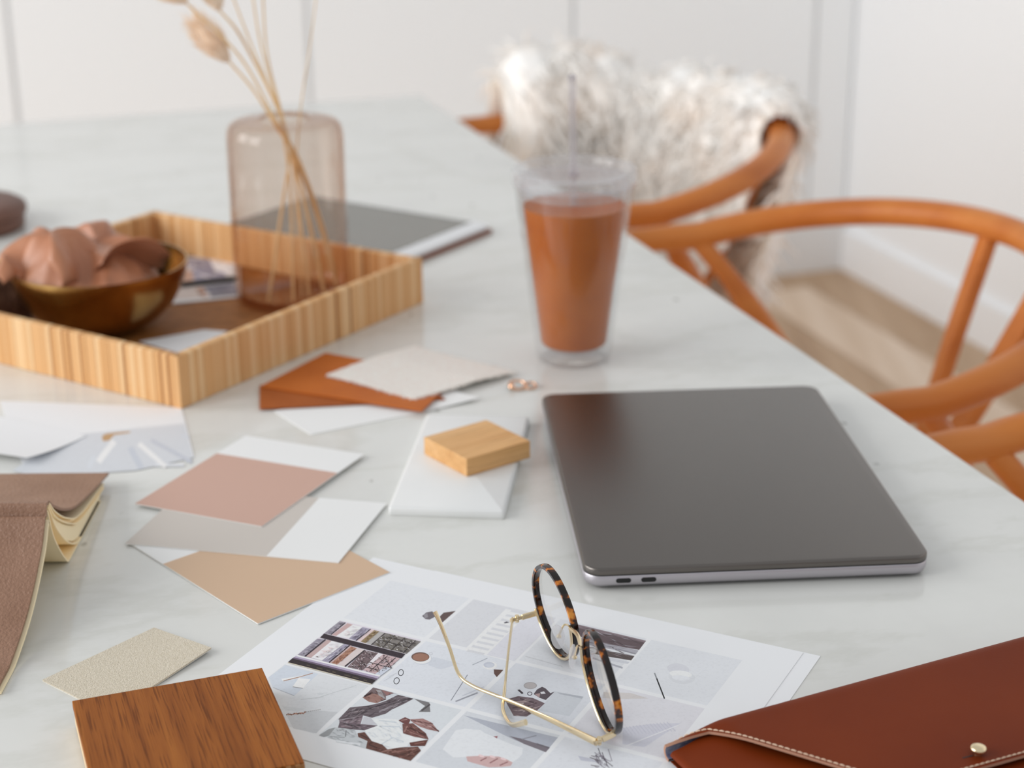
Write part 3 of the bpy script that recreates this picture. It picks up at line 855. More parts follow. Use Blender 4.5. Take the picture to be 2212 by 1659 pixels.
k.poly((104, 66, 56), [(600, 740), (700, 724), (800, 850), (950, 900), (1020, 968), (1200, 940), (1450, 928), (1492, 985), (1345, 1130), (720, 955), (740, 850), (610, 792)])
for a, b, c in (((930, 1000), (1080, 975), (158, 118, 108)), ((1080, 1010), (1420, 960), (150, 108, 98)), ((1100, 1060), (1460, 990), (70, 40, 34)), ((760, 900), (960, 980), (66, 38, 34)), ((1180, 1085), (1400, 1030), (146, 104, 94)), ((640, 760), (760, 820), (70, 42, 36))):
    k.line(c, a, b, 18)
k.poly((158, 160, 162), [(57, 770), (200, 680), (290, 660), (240, 760), (130, 792)])
k.poly((186, 190, 193), [(290, 660), (560, 690), (600, 790), (740, 850), (715, 955), (180, 800)])
k.line((136, 138, 140), (440, 700), (430, 790), 16); k.line((160, 164, 166), (250, 790), (420, 800), 12); k.line((214, 217, 220), (300, 850), (640, 900), 30)
GC = ((78, 68, 74), (146, 134, 140), (120, 106, 112), (170, 160, 166), (90, 78, 84))
BC = ((74, 42, 36), (146, 104, 94), (122, 80, 70), (90, 54, 46), (170, 132, 122))
k.hatch([(1170, 200), (1390, 255), (1080, 410), (800, 525), (680, 490), (350, 553), (490, 380), (760, 350), (1000, 285)], GC, 90, -0.38, 120, 9, 21)
k.hatch([(680, 490), (640, 620), (350, 592), (340, 560)], GC, 24, -0.2, 90, 8, 22)
k.hatch([(350, 578), (640, 612), (890, 632), (700, 700), (326, 662)], GC, 30, 0.15, 90, 8, 23)
k.hatch([(600, 740), (700, 724), (800, 850), (950, 900), (1020, 968), (1200, 940), (1450, 928), (1492, 985), (1345, 1130), (720, 955), (740, 850)], BC, 80, -0.2, 90, 9, 24)
k.hatch([(1230, 610), (1380, 600), (1560, 740), (1600, 828), (1400, 790), (1240, 742)], BC, 34, 0.5, 80, 8, 25)
k.hatch([(1340, 545), (1520, 534), (1640, 590), (1745, 718), (1480, 650), (1380, 592)], ((196, 160, 156), (140, 98, 94), (122, 80, 76)), 30, 0.35, 80, 7, 26)
k.hatch([(790, 530), (1180, 548), (1235, 720), (1325, 880), (1030, 968), (700, 700)], ((232, 235, 238), (206, 211, 217), (214, 218, 223)), 40, 0.5, 120, 12, 27)
k.hatch([(290, 660), (560, 690), (600, 790), (740, 850), (715, 955), (180, 800)], ((206, 209, 212), (160, 163, 166), (176, 180, 184)), 34, 0.35, 90, 12, 28)
k.hatch([(820, 97), (1100, 172), (1000, 270), (870, 318), (670, 240)], BC, 26, 0.5, 60, 8, 29)
k.done(mbd, 'printed photo of draped clothes tied with a brown bow')
# dark shape on white
k = photo(0, -1, (215, 217, 221)).at(780, 1220, 5.53)
k.poly((112, 104, 110), [(728, 612), (780, 568), (850, 555), (905, 610), (820, 655), (770, 650)])
k.poly((150, 146, 152), [(745, 600), (790, 575), (800, 625), (765, 640)])
k.poly((96, 76, 74), [(985, 572), (1132, 550), (970, 690), (940, 618)])
k.done(mbd, 'printed photo, nearly white with a dark corner')
# paper and keys
k = photo(1, -1, (206, 207, 211)).at(780, 1220, 5.53)
k.poly((224, 226, 229), [(1730, 525), (1990, 588), (1500, 1076), (1235, 1012)])
for q in range(10):
    u = q/9.0; x, y = 1800 - 520*u, 548 + 475*u
    k.poly((205, 206, 210), [(x, y - 12), (x + 200, y + 34), (x + 180, y + 56), (x - 22, y + 12)])
k.poly((210, 210, 217), [(1990, 588), (2320, 668), (1830, 1150), (1500, 1076)])
k.poly((74, 70, 84), [(1705, 690), (1740, 676), (1770, 690), (1715, 700)])
k.done(mbd, 'printed photo of grey paper and rows of white keys')
# dark drapery
k = photo(2, -1, (210, 212, 216)).at(1280, 1300, 4.62)
k.poly((98, 82, 86), [(-150, 225), (535, 388), (465, 480), (130, 420), (-190, 330)])
k.poly((136, 120, 126), [(-150, 225), (535, 388), (515, 405), (-150, 260)])
k.poly((176, 174, 182), [(-180, 345), (460, 485), (435, 520), (-200, 400)])
k.poly((88, 76, 74), [(-100, 440), (420, 540), (385, 585), (140, 545), (-120, 490)])
k.poly((196, 198, 204), [(-150, 490), (370, 600), (350, 620), (-150, 530)])
k.line((150, 148, 156), (60, 420), (430, 520), 14); k.line((180, 182, 190), (0, 560), (300, 660), 18)
k.at(980, 1360, 5.027); k.line((192, 194, 198), (780, 290), (1180, 400), 9); k.ell((190, 182, 180), 1505, 230, 52, 40); k.ell((206, 204, 205), 1505, 232, 40, 30)
k.at(1280, 1300, 4.62); k.hatch([(-150, 225), (535, 388), (385, 585), (-120, 490)], ((84, 70, 74), (136, 122, 128), (176, 172, 180), (110, 96, 100)), 70, 0.24, 150, 7, 31)
k.done(mbd, 'printed photo of dark draped cloth')
# dressing table flat lay
k = photo(2, 0, (206, 209, 215)).at(980, 1360, 5.027)
k.poly((194, 198, 204), [(1100, 668), (1415, 730), (1255, 940), (920, 880)])
k.poly((184, 188, 196), [(1120, 680), (1410, 728), (1390, 750), (1150, 700)])
k.ell((172, 168, 170), 832, 608, 72, 38); k.ell((190, 184, 184), 832, 608, 62, 31)
k.poly((62, 52, 60), [(690, 655), (715, 650), (760, 690), (740, 700)]); k.ring((84, 76, 86), 826, 695, 28, 22, 8)
k.poly((88, 78, 86), [(905, 650), (960, 620), (1000, 640), (1050, 690), (1098, 672), (1000, 765), (930, 740), (868, 700)])
k.poly((206, 206, 210), [(940, 680), (980, 670), (1000, 695), (950, 700)]); k.poly((176, 150, 150), [(880, 700), (940, 690), (930, 740)])
k.poly((116, 98, 104), [(562, 762), (700, 722), (860, 742), (990, 800), (905, 880), (790, 945), (650, 935), (575, 800)])
for a, b, c in (((600, 790), (820, 780), (176, 156, 156)), ((640, 850), (880, 820), (84, 66, 70)), ((700, 880), (900, 850), (180, 162, 160)), ((720, 750), (900, 800), (78, 62, 68)), ((660, 820), (760, 800), (190, 174, 172))):
    k.line(c, a, b, 15)
k.poly((206, 209, 214), [(560, 840), (650, 935), (640, 960), (560, 960)])
k.hatch([(562, 762), (700, 722), (860, 742), (990, 800), (905, 880), (790, 945), (650, 935)], ((84, 66, 70), (176, 158, 158), (136, 118, 122), (196, 182, 182)), 40, -0.2, 90, 9, 32)
k.done(mbd, 'printed photo of a dressing table flat lay')
# hand holding a takeaway cup
k = photo(2, 1, (202, 205, 210)).at(980, 1360, 5.027)
k.poly((182, 186, 197), [(110, 930), (1132, 1172), (1000, 1330), (640, 1190)])
k.poly((124, 116, 124), [(600, 1155), (740, 1185), (1045, 1282), (1000, 1332), (760, 1240)])
k.line((150, 150, 160), (740, 1190), (900, 1150), 12); k.line((110, 104, 112), (900, 1240), (1040, 1285), 16)
k.poly((219, 221, 224), [(20, 1095), (120, 1075), (290, 1090), (330, 1120), (640, 1250), (750, 1285), (745, 1350), (700, 1400), (640, 1440), (130, 1385), (0, 1390), (-120, 1300)])
k.poly((212, 178, 176), [(135, 1378), (300, 1370), (490, 1378), (560, 1400), (640, 1442), (620, 1480), (520, 1492), (380, 1495), (150, 1430)])
for a, b in (((290, 1425), (360, 1390)), ((390, 1450), (480, 1400)), ((500, 1475), (590, 1435))): k.line((150, 100, 102), a, b, 12)
for a in ((300, 1372), (420, 1380), (540, 1405)): k.ell((226, 196, 196), a[0], a[1], 34, 12, 0.3)
k.poly((160, 96, 102), [(432, 1160), (478, 1155), (470, 1182)])
k.done(mbd, 'printed photo of a hand holding a white cup')
# brush and egg
k = photo(3, -1, (212, 214, 218)).at(1280, 1300, 4.62)
k.ell((203, 204, 210), 855, 672, 112, 56, 0.15); k.ell((207, 209, 213), 890, 752, 134, 66, 0.1); k.ell((223, 225, 229), 880, 722, 112, 36, 0.1); k.ell((216, 218, 222), 880, 760, 90, 26, 0.1)
k.line((16, 16, 18), (640, 765), (718, 966), 13); k.line((150, 152, 156), (618, 710), (640, 765), 14)
k.done(mbd, 'printed photo of a white egg and a fine black brush')
# feather
k = photo(3, 0, (209, 208, 213)).at(1280, 1300, 4.62)
k.poly((198, 192, 190), [(110, 900), (380, 910), (560, 965), (270, 970), (100, 960)])
k.poly((196, 196, 206), [(300, 1260), (560, 1220), (880, 1210), (700, 1330), (520, 1450), (300, 1420)])
for q in range(14): k.line((186, 186, 198), (300 + q*34, 1250 - q*4), (360 + q*36, 1330 - q*3), 7)
k.line((220, 220, 226), (330, 1440), (860, 1230), 10)
k.done(mbd, 'printed photo of a pale feather')
k = photo(3, 1, (212, 214, 219)).at(980, 1360, 5.027)
for q in range(26):
    a = rp.uniform(0.1, 1.3); L = rp.uniform(80, 230); x, y = 1600 + rp.uniform(-30, 140), 1420 + rp.uniform(-40, 90)
    k.line(rp.choice(((120, 112, 126), (150, 144, 156), (178, 176, 186), (96, 88, 100))), (x, y), (x - L*math.cos(a)*0.6, y - L*math.sin(a)*0.6), 8)
k.poly((186, 188, 200), [(1350, 1370), (1500, 1400), (1560, 1440), (1380, 1420)])
k.done(mbd, 'printed photo of dark feathery grass')

# ------------------------------------------------------------------ paint cards
def card_from(L, B, R_, z, name, label, paint, paint_px, th=0.7):
    l, b, r = (Vector(G(*p, z + th)) for p in (L, B, R_))
    f = l + r - b
    root = thing(name, label, 'paint card', tuple((l + r)/2 - Vector((0, 0, z+th)) + Vector((0, 0, z))), 0, 'painted sample cards')
    V, F = prism([l, b, r, f], z, z + th); build('card', V, F, m_card, root)
    # paint area between fractions along the l->b / b->r frame
    u0, u1, v0, v1 = paint_px
    U, W = b - l, r - b
    q = [l + U*u + W*v for u, v in ((u0, v0), (u1, v0), (u1, v1), (u0, v1))]
    V, F = prism(q, z + th, z + th + 0.03); build('paint_area', V, F, paint, root)
    return root
card_from((283, 1175), (557, 1347), (842, 1236), 0.35, 'paint_card', 'paint sample card with a tan painted area, lowest of the three painted cards', m_tan, (0.27, 1.0, 0.0, 1.0))
card_from((270, 1174), (731, 1215), (835, 1087), 1.15, 'paint_card', 'paint sample card painted pale greige, lying between the pink card and the tan card', m_beige, (0.0, 0.668, 0.0, 1.0))
card_from((291, 1088), (565, 1137), (787, 981), 1.95, 'paint_card', 'paint sample card with a dusty pink painted area, topmost of the three painted cards', m_pink, (0.0, 1.0, 0.0, 0.72))

# ------------------------------------------------------------------ dark oak board sample
zt = 15.5
tl, tr, br = Vector(G(155.5, 1513.6, zt)), Vector(G(566, 1442, zt)), Vector(G(663, 1647, zt))
ux = (tr - tl).normalized(); bw = (tr - tl).length; vy = Vector((ux.y, -ux.x, 0)); bd = (br - tr).dot(vy)
brd = thing('wood_sample_board', 'dark stained oak flooring sample overlapping the suede swatch and photo sheet', 'wood sample', tuple(tl + ux*bw/2 + vy*bd/2 - Vector((0, 0, zt - 1.3))), math.atan2(ux.y, ux.x))
def bl(x, y, z): q = tl + ux*x + vy*y; return (q.x, q.y, z)
def bbox(name, x0, x1, y0, y1, z0, z1, mat, **kw):
    V, F = prism([bl(x0, y0, 0), bl(x1, y0, 0), bl(x1, y1, 0), bl(x0, y1, 0)], z0, z1)
    return build(name, V, F, mat, brd, **kw)
bbox('core', 0.4, bw - 0.3, 0.3, bd - 1.0, 1.3, 11.2, m_core, bevel=0.3)
bbox('veneer', 0, bw, 0, bd - 0.6, 11.2, zt, m_darkoak, bevel=0.35)
# splintered end grain on the near end
rp2 = random.Random(8); mb = MB(); x = 0.0
while x < bw - 0.2:
    w = 0.8 + rp2.random()*1.8; x1 = min(bw - 0.05, x + w)
    d = rp2.random()*1.3; z1 = zt - 0.15 - rp2.random()*1.4; z0 = 2.0 + rp2.random()*3
    V, F = prism([bl(x, bd - 0.9, 0), bl(x1 - 0.1, bd - 0.9, 0), bl(x1 - 0.1, bd - 0.2 + d, 0), bl(x, bd - 0.2 + d, 0)], z0, z1); mb.add(V, F)
    x = x1
build('splintered_end', mb.V, mb.F, m_endg, brd)

# ------------------------------------------------------------------ suede swatch
c = [G(92, 1472), G(333, 1359), G(457, 1409), G(236, 1545)]
def fn(u, v):
    x, y = bil(c, u, v); return (x, y, 1.1 + 3.2*(u*v)**2*(1 - 0.4*v) + 2.6*max(0, v - 0.0)*max(0, u - 0.55)*(1 - v)*1.2)
V, F = sheet(fn, 16, 14, 0.9)
sw = thing('suede_swatch', 'cream beige suede swatch half under the dark oak board', 'swatch', tuple(c[0]), 0)
build('suede', V, F, m_suede, sw, smooth=True)
def fnb(u, v):
    x, y, z = fn(u, v); return (x, y, z - 0.9)
V, F = sheet(fnb, 16, 14, 0.2); build('backing', V, F, m_suedeback, sw, smooth=True)

# ------------------------------------------------------------------ white tile and oak block
ql = [G(852, 1112), G(1104, 1121), G(1129, 920), G(914, 907)]
cx, cy = sum(p[0] for p in ql)/4, sum(p[1] for p in ql)/4
ang = math.atan2(ql[1][1]-ql[0][1], ql[1][0]-ql[0][0])
wv = math.hypot(ql[1][0]-ql[0][0], ql[1][1]-ql[0][1]); dv = math.hypot(ql[3][0]-ql[0][0], ql[3][1]-ql[0][1])
V, F = rslab(wv, dv, 2.5, [(0.5, 0), (0, 0.6), (0, 4.6), (0.8, 5.6), (2.6, 6.2)], 4)
tag(build('ceramic_tile', place(V, cx, cy, ang), F, m_tile, smooth=True, sharp=50), 'glossy white rectangular ceramic tile under the pale oak block', 'tile')
zb = 6.3; zt2 = 19.5
a, b, c2 = Vector(G(911, 945, zt2)), Vector(G(1008, 992, zt2)), Vector(G(1145.5, 952, zt2))
ux2 = (c2 - b).normalized(); w2 = (c2 - b).length; vy2 = Vector((-ux2.y, ux2.x, 0)); d2 = abs((a - b).dot(vy2))
ctr = b + ux2*w2/2 + vy2*d2/2
V, F = boxv(-w2/2, w2/2, -d2/2, d2/2, 0, zt2 - zb)
ob = build('wood_block', [(v[0]/1000, v[1]/1000, v[2]/1000) for v in V], F, m_oak, None, 'm', bevel=0.5)
ob.location = wmm((ctr.x, ctr.y, zb)); ob.rotation_euler = (0, 0, math.atan2(ux2.y, ux2.x))
tag(ob, 'small square pale oak block on the white tile', 'wood block')

# ------------------------------------------------------------------ leather, woven swatch, white card
def square3(L, B, R_):
    l, b, r = (Vector(p) for p in (L, B, R_)); return [l, b, r, l + r - b]
c = [G(592, 889), G(671, 940), G(1036, 866), G(905, 826)]
def fn(u, v):
    x, y = bil(c, u, v); return (x, y, 0.5 + 2.2*max(0, v - 0.55)**2/0.2*u)
V, F = sheet(fn, 10, 22, 0.4)
tag(build('sample_card', V, F, m_card, smooth=True), 'white sample card with a curled corner under the tan leather swatches', 'card')
c = [G(561, 838), G(561, 888.5), G(962, 868), G(880, 812)]
V, F = prism(c, 1.3, 2.5); tag(build('leather_swatch', V, F, m_leather2, bevel=0.25), 'darker tan leather swatch, lower of the two leather swatches', 'swatch', 'tan leather swatches')
c = [G(562, 833, 4), G(911, 886, 4), G(985, 815, 4), G(703, 761, 4)]
c0 = c
def fn(u, v):
    x, y = bil(c0, u, v); return (x, y, 3.7 + 0.9*math.sin(math.pi*u)*0.3)
V, F = sheet(fn, 14, 8, 1.1); lo = build('leather_swatch', V, F, m_leather1, smooth=True)
tag(lo, 'tan leather swatch, upper of the two, touching the rattan tray', 'swatch', 'tan leather swatches')
wsw = thing('woven_swatch', 'cream woven wool swatch with frayed edges over the leather swatches', 'swatch', G(900, 800, 0), 0)
c1 = [G(705, 810, 5), G(895, 861, 5), G(1113, 798, 5), G(898, 741, 5)]
rp3 = random.Random(2)
def wz(u, v): return 5.4 - 2.6*max(0, v - 0.62)/0.38*1.0 + 0.5*math.sin(5*u + 3*v) - 1.2*max(0, v-0.85)
def fn(u, v):
    x, y = bil(c1, u, v)
    e = 0.8*math.sin(u*90) if v in (0, 1) else 0.8*math.sin(v*100) if u in (0, 1) else 0
    return (x + e, y + e*0.6, wz(u, v))
V, F = sheet(fn, 34, 34, 1.3); build('cloth', V, F, m_fabric, wsw, smooth=True)
mb = MB()
for q in range(230):
    s = rp3.randrange(4); t = rp3.random()
    u, v = ((t, 0), (1, t), (t, 1), (0, t))[s]; du, dv_ = ((0, -1), (1, 0), (0, 1), (-1, 0))[s]
    x, y = bil(c1, u, v); L = rp3.uniform(0.008, 0.03)
    x2, y2 = bil(c1, u + du*L + rp3.uniform(-.01, .01), v + dv_*L + rp3.uniform(-.01, .01))
    z = wz(u, v) - 0.6
    V, F = tube([(x, y, z), ((x+x2)/2, (y+y2)/2, z - 0.1), (x2, y2, z - 0.6)], [0.35, 0.3, 0.15], 4); mb.add(V, F)
fr = build('fringe', mb.V, mb.F, m_fabric, wsw); fr['kind'] = 'stuff'

# ------------------------------------------------------------------ rose gold rings
rx, ry, _ = G(1118, 838)
def torus(R_, r, n=40, m=10):
    pts = [(R_*math.cos(2*math.pi*i/n), R_*math.sin(2*math.pi*i/n), 0) for i in range(n)]
    return tube(pts, r, m, up=(0, 0, 1), closed=True)
V, F = torus(6.8, 1.1)
rg = thing('ring', 'rose gold ring with a round pearl bead between tile and iced coffee', 'ring', (rx, ry, 0), 0)
V2 = [(rx + v[0], ry + v[1]*0.93, 2.4 + v[2] + v[1]*0.2) for v in V]
build('band', V2, F, m_rose, rg, smooth=True)
V, F = lathe([(0.01, -2.6), (1.8, -1.9), (2.6, 0), (1.8, 1.9), (0.01, 2.6)], 16, (rx - 4.6, ry - 5.6, 3.2)); build('bead', V, F, m_rose, rg, smooth=True)
rx2, ry2, _ = G(1146, 838)
V, F = torus(4.6, 1.0)
tag(build('ring', [(rx2 + v[0], ry2 + v[1]*0.9, 2.0 + v[1]*0.22 + v[2]) for v in V], F, m_rose, smooth=True), 'smaller plain rose gold ring touching the beaded ring', 'ring')

# ------------------------------------------------------------------ papers at left, behind the notebook
c = [G(0, 866, 0.5), G(392, 880, 0.5), G(419, 986, 0.5), G(60, 1034, 0.5)]
pa = thing('printed_sheet', 'white sheet with a printed photo of draped white cloth behind the notebook', 'paper', G(300, 950), 0, 'papers behind the notebook')
V, F = prism(c, 0.1, 0.5); build('paper', V, F, m_paper, pa)
k = Ink('printed_photo', 0, 860, 3.77, 0.5)
k.poly((216, 219, 224), [(560, 300), (830, 275), (1500, 205), (1575, 485), (1100, 590), (300, 640), (100, 590)])
for a, b, cc, w in (((1060, 400), (1150, 570), (188, 193, 202), 50), ((1230, 340), (1560, 520), (186, 190, 199), 34), ((1090, 250), (1500, 212), (206, 208, 212), 16), ((770, 470), (720, 570), (203, 207, 213), 40), ((1260, 545), (1500, 545), (208, 211, 216), 26), ((930, 350), (800, 520), (224, 227, 231), 50), ((1480, 300), (1545, 320), (200, 204, 212), 16), ((1130, 370), (1350, 560), (226, 229, 233), 40)):
    k.line(cc, a, b, w)
k.poly((196, 158, 116), [(828, 312), (860, 290), (960, 278), (1060, 270), (1060, 282), (930, 300), (890, 345), (840, 352)])
k.done(pa)
c3 = [G(0, 902, 1), G(186, 941, 1), G(60, 1005, 1), G(-90, 985, 1)]
def fn(u, v):
    x, y = bil(c3, u, v); return (x, y, 1.0 + 6.0*v*v + 1.0*(1-u))
V, F = sheet(fn, 12, 12, 0.35)
tag(build('paper_sheet', V, F, m_paper, smooth=True), 'plain white paper with a curling edge behind the leather notebook', 'paper', 'papers behind the notebook')

# ------------------------------------------------------------------ leather notebook lying open, face down
XN = -279.8
def N(px, py): return Vector(Hit(px, py, (XN, 0, 0), (1, 0, 0)))
nb = thing('notebook', 'brown leather notebook lying face down and open like a tent', 'notebook', (-360, 985, 0), 0)
def extr(prof, x0, x1, th, name, mat, taper=0, **kw):
    """profile curve (y,z) extruded along x, thickened by th below/along the normal"""
    P = [Vector((0, p[1], p[2])) for p in prof]; V = []; F = []
    n = len(P)
    for i in range(n):
        d = P[min(i+1, n-1)] - P[max(i-1, 0)]; d.normalize(); nn = Vector((0, -d.z, d.y))
        a, b = P[i], P[i] + nn*th
        for x in (x0, x1):
            V += [(x, a.y, a.z), (x, b.y, b.z)]
    for i in range(n-1):
        a, b = i*4, (i+1)*4
        F += [(a, b, b+2, a+2), (a+1, a+3, b+3, b+1), (a, a+1, b+1, b), (a+2, b+2, b+3, a+3)]
    F += [(0, 2, 3, 1), ((n-1)*4, (n-1)*4+1, (n-1)*4+3, (n-1)*4+2)]
    return build(name, V, F, mat, nb, smooth=True, sharp=50, **kw)
S = N(106, 1081); cr = N(98, 1116); nend = N(-4, 1508)
nend.z = max(nend.z, 1.0)
far = N(235, 1021)
cov_near = catmull([S + Vector((0, 0, 0)), Vector((0, S.y - 7, S.z + 0.4)), Vector((0, cr.y + 1.5, cr.z - 0.8)), Vector((0, cr.y - 1.5, cr.z - 0.6)), Vector((0, N(88, 1190).y, N(88, 1190).z)), Vector((0, N(62, 1310).y, N(62, 1310).z)), Vector((0, N(30, 1410).y, N(30, 1410).z)), Vector((0, nend.y, nend.z))], 6)
for p in cov_near: p.z = max(p.z, 4.6)
extr(cov_near[:13], -520, XN, 2.1, 'spine', m_nbleather)
extr(cov_near[13:], -520, XN, 1.8, 'front_cover', m_nbleather)
cov_far = catmull([S, N(118, 1091), N(140, 1098), N(165, 1090), N(200, 1058), far], 6)
cov_far = [Vector((0, p.y, p.z)) for p in cov_far]
extr(cov_far[::-1], -520, XN, 1.6, 'back_cover', m_nbleather)
def pg(pts, x1, th=0.9):
    q = catmull([N(*p) for p in pts], 7)
    q = [Vector((0, p.y, max(p.z, 1.7))) for p in q]
    extr(q[::-1], -510, x1, th, 'page_bundle', m_pages)
pg([(106, 1086), (120, 1105), (145, 1118), (172, 1110), (224, 1044)], XN + 0.4, 0.8)
pg([(105, 1090), (120, 1115), (148, 1129), (175, 1121), (224, 1052)], XN + 0.4, 0.8)
pg([(104, 1094), (122, 1140), (150, 1171), (175, 1162), (218, 1098)], XN + 0.3, 0.9)
pg([(102, 1102), (118, 1165), (148, 1213), (165, 1200), (192, 1155), (218, 1108)], XN + 0.4, 1.0)
def fill(pa_, pb_, x1):
    A = [Vector((0, p.y, max(p.z, 1.8))) for p in catmull([N(*p) for p in pa_], 7)]
    B = [Vector((0, p.y, max(p.z, 1.6))) for p in catmull([N(*p) for p in pb_], 7)]
    V = []; F = []; n = len(A)
    for a_, b_ in zip(A, B): V += [(-508, a_.y, a_.z), (x1, a_.y, a_.z), (-508, b_.y, b_.z), (x1, b_.y, b_.z)]
    for i in range(n-1):
        a_, b_ = i*4, (i+1)*4
        F += [(a_, a_+1, b_+1, b_), (a_+2, b_+2, b_+3, a_+3), (a_+1, a_+3, b_+3, b_+1), (a_, b_, b_+2, a_+2)]
    F += [(0, 2, 3, 1), ((n-1)*4, (n-1)*4+1, (n-1)*4+3, (n-1)*4+2)]
    build('page_bundle', V, F, m_pages, nb, smooth=True, sharp=40)
fill([(105, 1092), (121, 1120), (149, 1134), (176, 1126), (223, 1060)], [(104, 1094), (122, 1138), (150, 1167), (175, 1158), (219, 1096)], XN - 1.2)
fill([(105, 1088), (121, 1110), (146, 1122), (173, 1114), (224, 1047)], [(105, 1089), (121, 1113), (148, 1127), (175, 1119), (223.5, 1050)], XN - 2.5)
fill([(104, 1095), (121, 1140), (150, 1172), (175, 1163), (218, 1099)], [(102, 1101), (119, 1160), (148, 1208), (166, 1194), (216, 1107)], XN - 11)
near_pages = [Vector((0, p.y + 0.0, p.z - 2.2)) for p in cov_near[13:]]
near_pages = [Vector((0, p.y + 1.0, max(2.3, p.z - 0.6))) for p in near_pages]
extr(near_pages, -512, XN + 1.6, 2.0, 'page_block', m_pages)

# ------------------------------------------------------------------ leather clutch
ca, cb = Vector(G(1434, 1606, 8.5)), Vector(G(2212, 1392, 8.5))
cu = (cb - ca).normalized(); cu.z = 0; cu.normalize(); cv = Vector((cu.y, -cu.x, 0))   # cv towards the camera
clu = thing('clutch', 'reddish brown leather envelope clutch with a gold stud at the lower right', 'clutch', tuple(Vector((ca.x, ca.y, 0)) + cu*150 + cv*60), 0)
def CL(x, y, z): q = ca + cu*x + cv*y; return (q.x, q.y, z)
def cl_inv(px, py, z):
    q = Vector(G(px, py, z)) - ca; return q.dot(cu), q.dot(cv)
CLW = 300.0
# body pouch: rounded front panel
FR = 6.4
def body(u, v):
    x = 0.6 + (CLW - 0.6)*u**1.6; y = 5.5 + 134*v**1.4
    edge = min(1, min(x + 0.4, CLW - x)/3.5); e2 = math.sqrt(max(0, 1 - (1-edge)**2))
    ve = min(1, (139.5 - y)/14.0); ve = math.sqrt(max(0, 1 - (1-ve)**2))
    t = max(0.0, min(1.0, x/34.0)); t = t*t*(3-2*t)
    top = 2.7 + 2*FR*(0.42 + 0.58*t) - 1.6
    k_ = math.exp(-((y - 5)/22.0)**2)
    hgt = min(top, 10.6 - 3.2*(1 - t))*(1 - k_) + top*k_
    return CL(x, y, 1.2 + (hgt - 1.2)*e2*ve)
V, F = sheet(lambda u, v: body(u, v), 60, 24, 0.9)
build('front_panel', V, F, m_clutch, clu, smooth=True, sharp=70)
V, F = prism([CL(1, 5, 0), CL(CLW, 5, 0), CL(CLW, 139, 0), CL(1, 139, 0)], 0.2, 0.8)
build('back_panel', V, F, m_clutch, clu, bevel=0.3)
# flap: folds round the back edge and comes down to a wide point
p1 = cl_inv(1532, 1572, 17.2); p2 = cl_inv(1822, 1661, 15.0)
sl = (p2[1] - p1[1])/(p2[0] - p1[0])
q1 = cl_inv(2120, 1660, 14.0); q2 = cl_inv(2214, 1632, 14.4)
sr = (q2[1] - q1[1])/(q2[0] - q1[0])
xt = (q1[1] - sr*q1[0] - p1[1] + sl*p1[0])/(sl - sr); yt = p1[1] + sl*(xt - p1[0])
def flap_y(x):
    if x < p1[0]:
        t = max(0.0, x/p1[0]); return p1[1]*t*t*(3-2*t) if False else p1[1]*t
    y = p1[1] + sl*(x - p1[0]) if x < xt else yt + sr*(x - xt)
    d = abs(x - xt); y -= max(0, 14 - d)*0.12
    return max(1.0, y)
def frx(x):
    t = max(0.0, min(1.0, x/34.0)); t = t*t*(3-2*t); return FR*(0.42 + 0.58*t)
def fold(x, w):
    """arc-length w from the bottom back edge, round the fold and over the top"""
    f_ = frx(x); half = math.pi*f_
    if w < half:
        th = -math.pi/2 + w/f_
        return (2.3 + f_*(1 - math.cos(th)), 2.7 + f_ + f_*math.sin(th))
    y = 2.3 + f_ + (w - half)
    z = 2.7 + 2*f_ - 0.03*(w - half) - 0.00005*(w - half)**2
    return (y, max(z, 11.6) if x > 40 else z)
def flap_w(x):
    f_ = frx(x); half = math.pi*f_; ye = flap_y(x)
    return half + max(0.2, ye - f_ - 2.3) if ye > f_ + 2.3 else half*(0.70 + 0.30*max(0, ye)/(f_ + 2.3))
def flap(u, v, lift=0):
    x = CLW*u; w = flap_w(x)*v; y, z = fold(x, w)
    y2, z2 = fold(x, w + 0.3); dy, dz = y2 - y, z2 - z; L = math.hypot(dy, dz) or 1
    return CL(x, y - lift*(dz/L)*1.0, z + lift*(dy/L))
NU, NV = 120, 40
V = []; F = []
for lay in (0, 1):
    for i in range(NU+1):
        for j in range(NV+1): V.append(flap((i/NU)**1.5, j/NV, 0 if lay else 2.3))
NN = (NU+1)*(NV+1); ix = lambda i, j, l: l*NN + i*(NV+1) + j
for i in range(NU):
    for j in range(NV): F.append((ix(i, j, 0), ix(i, j+1, 0), ix(i+1, j+1, 0), ix(i+1, j, 0)))
Ft = F
fp = build('flap', V[:NN], Ft, m_clutch, clu, smooth=True, sharp=70)
Fb = [tuple(reversed(f)) for f in F]
build('flap_lining', [flap((i/NU)**1.5, j/NV, 0.7) for i in range(NU+1) for j in range(NV+1)], Fb, m_lining, clu, smooth=True, sharp=70)
# raw suede edge of the flap
EV = []; EF = []
for i in range(NU+1):
    u = (i/NU)**1.5
    EV += [flap(u, 1, 2.3), flap(u, 1, 0.7)]
EF = [(2*i, 2*i+1, 2*i+3, 2*i+2) for i in range(NU)]
k0 = len(EV)
for j in range(NV+1): EV += [flap(0, j/NV, 2.3), flap(0, j/NV, 0.7)]
EF += [(k0+2*j, k0+2*j+2, k0+2*j+3, k0+2*j+1) for j in range(NV)]
eo = build('flap_edge', EV, EF, m_clutchin, clu, smooth=True)
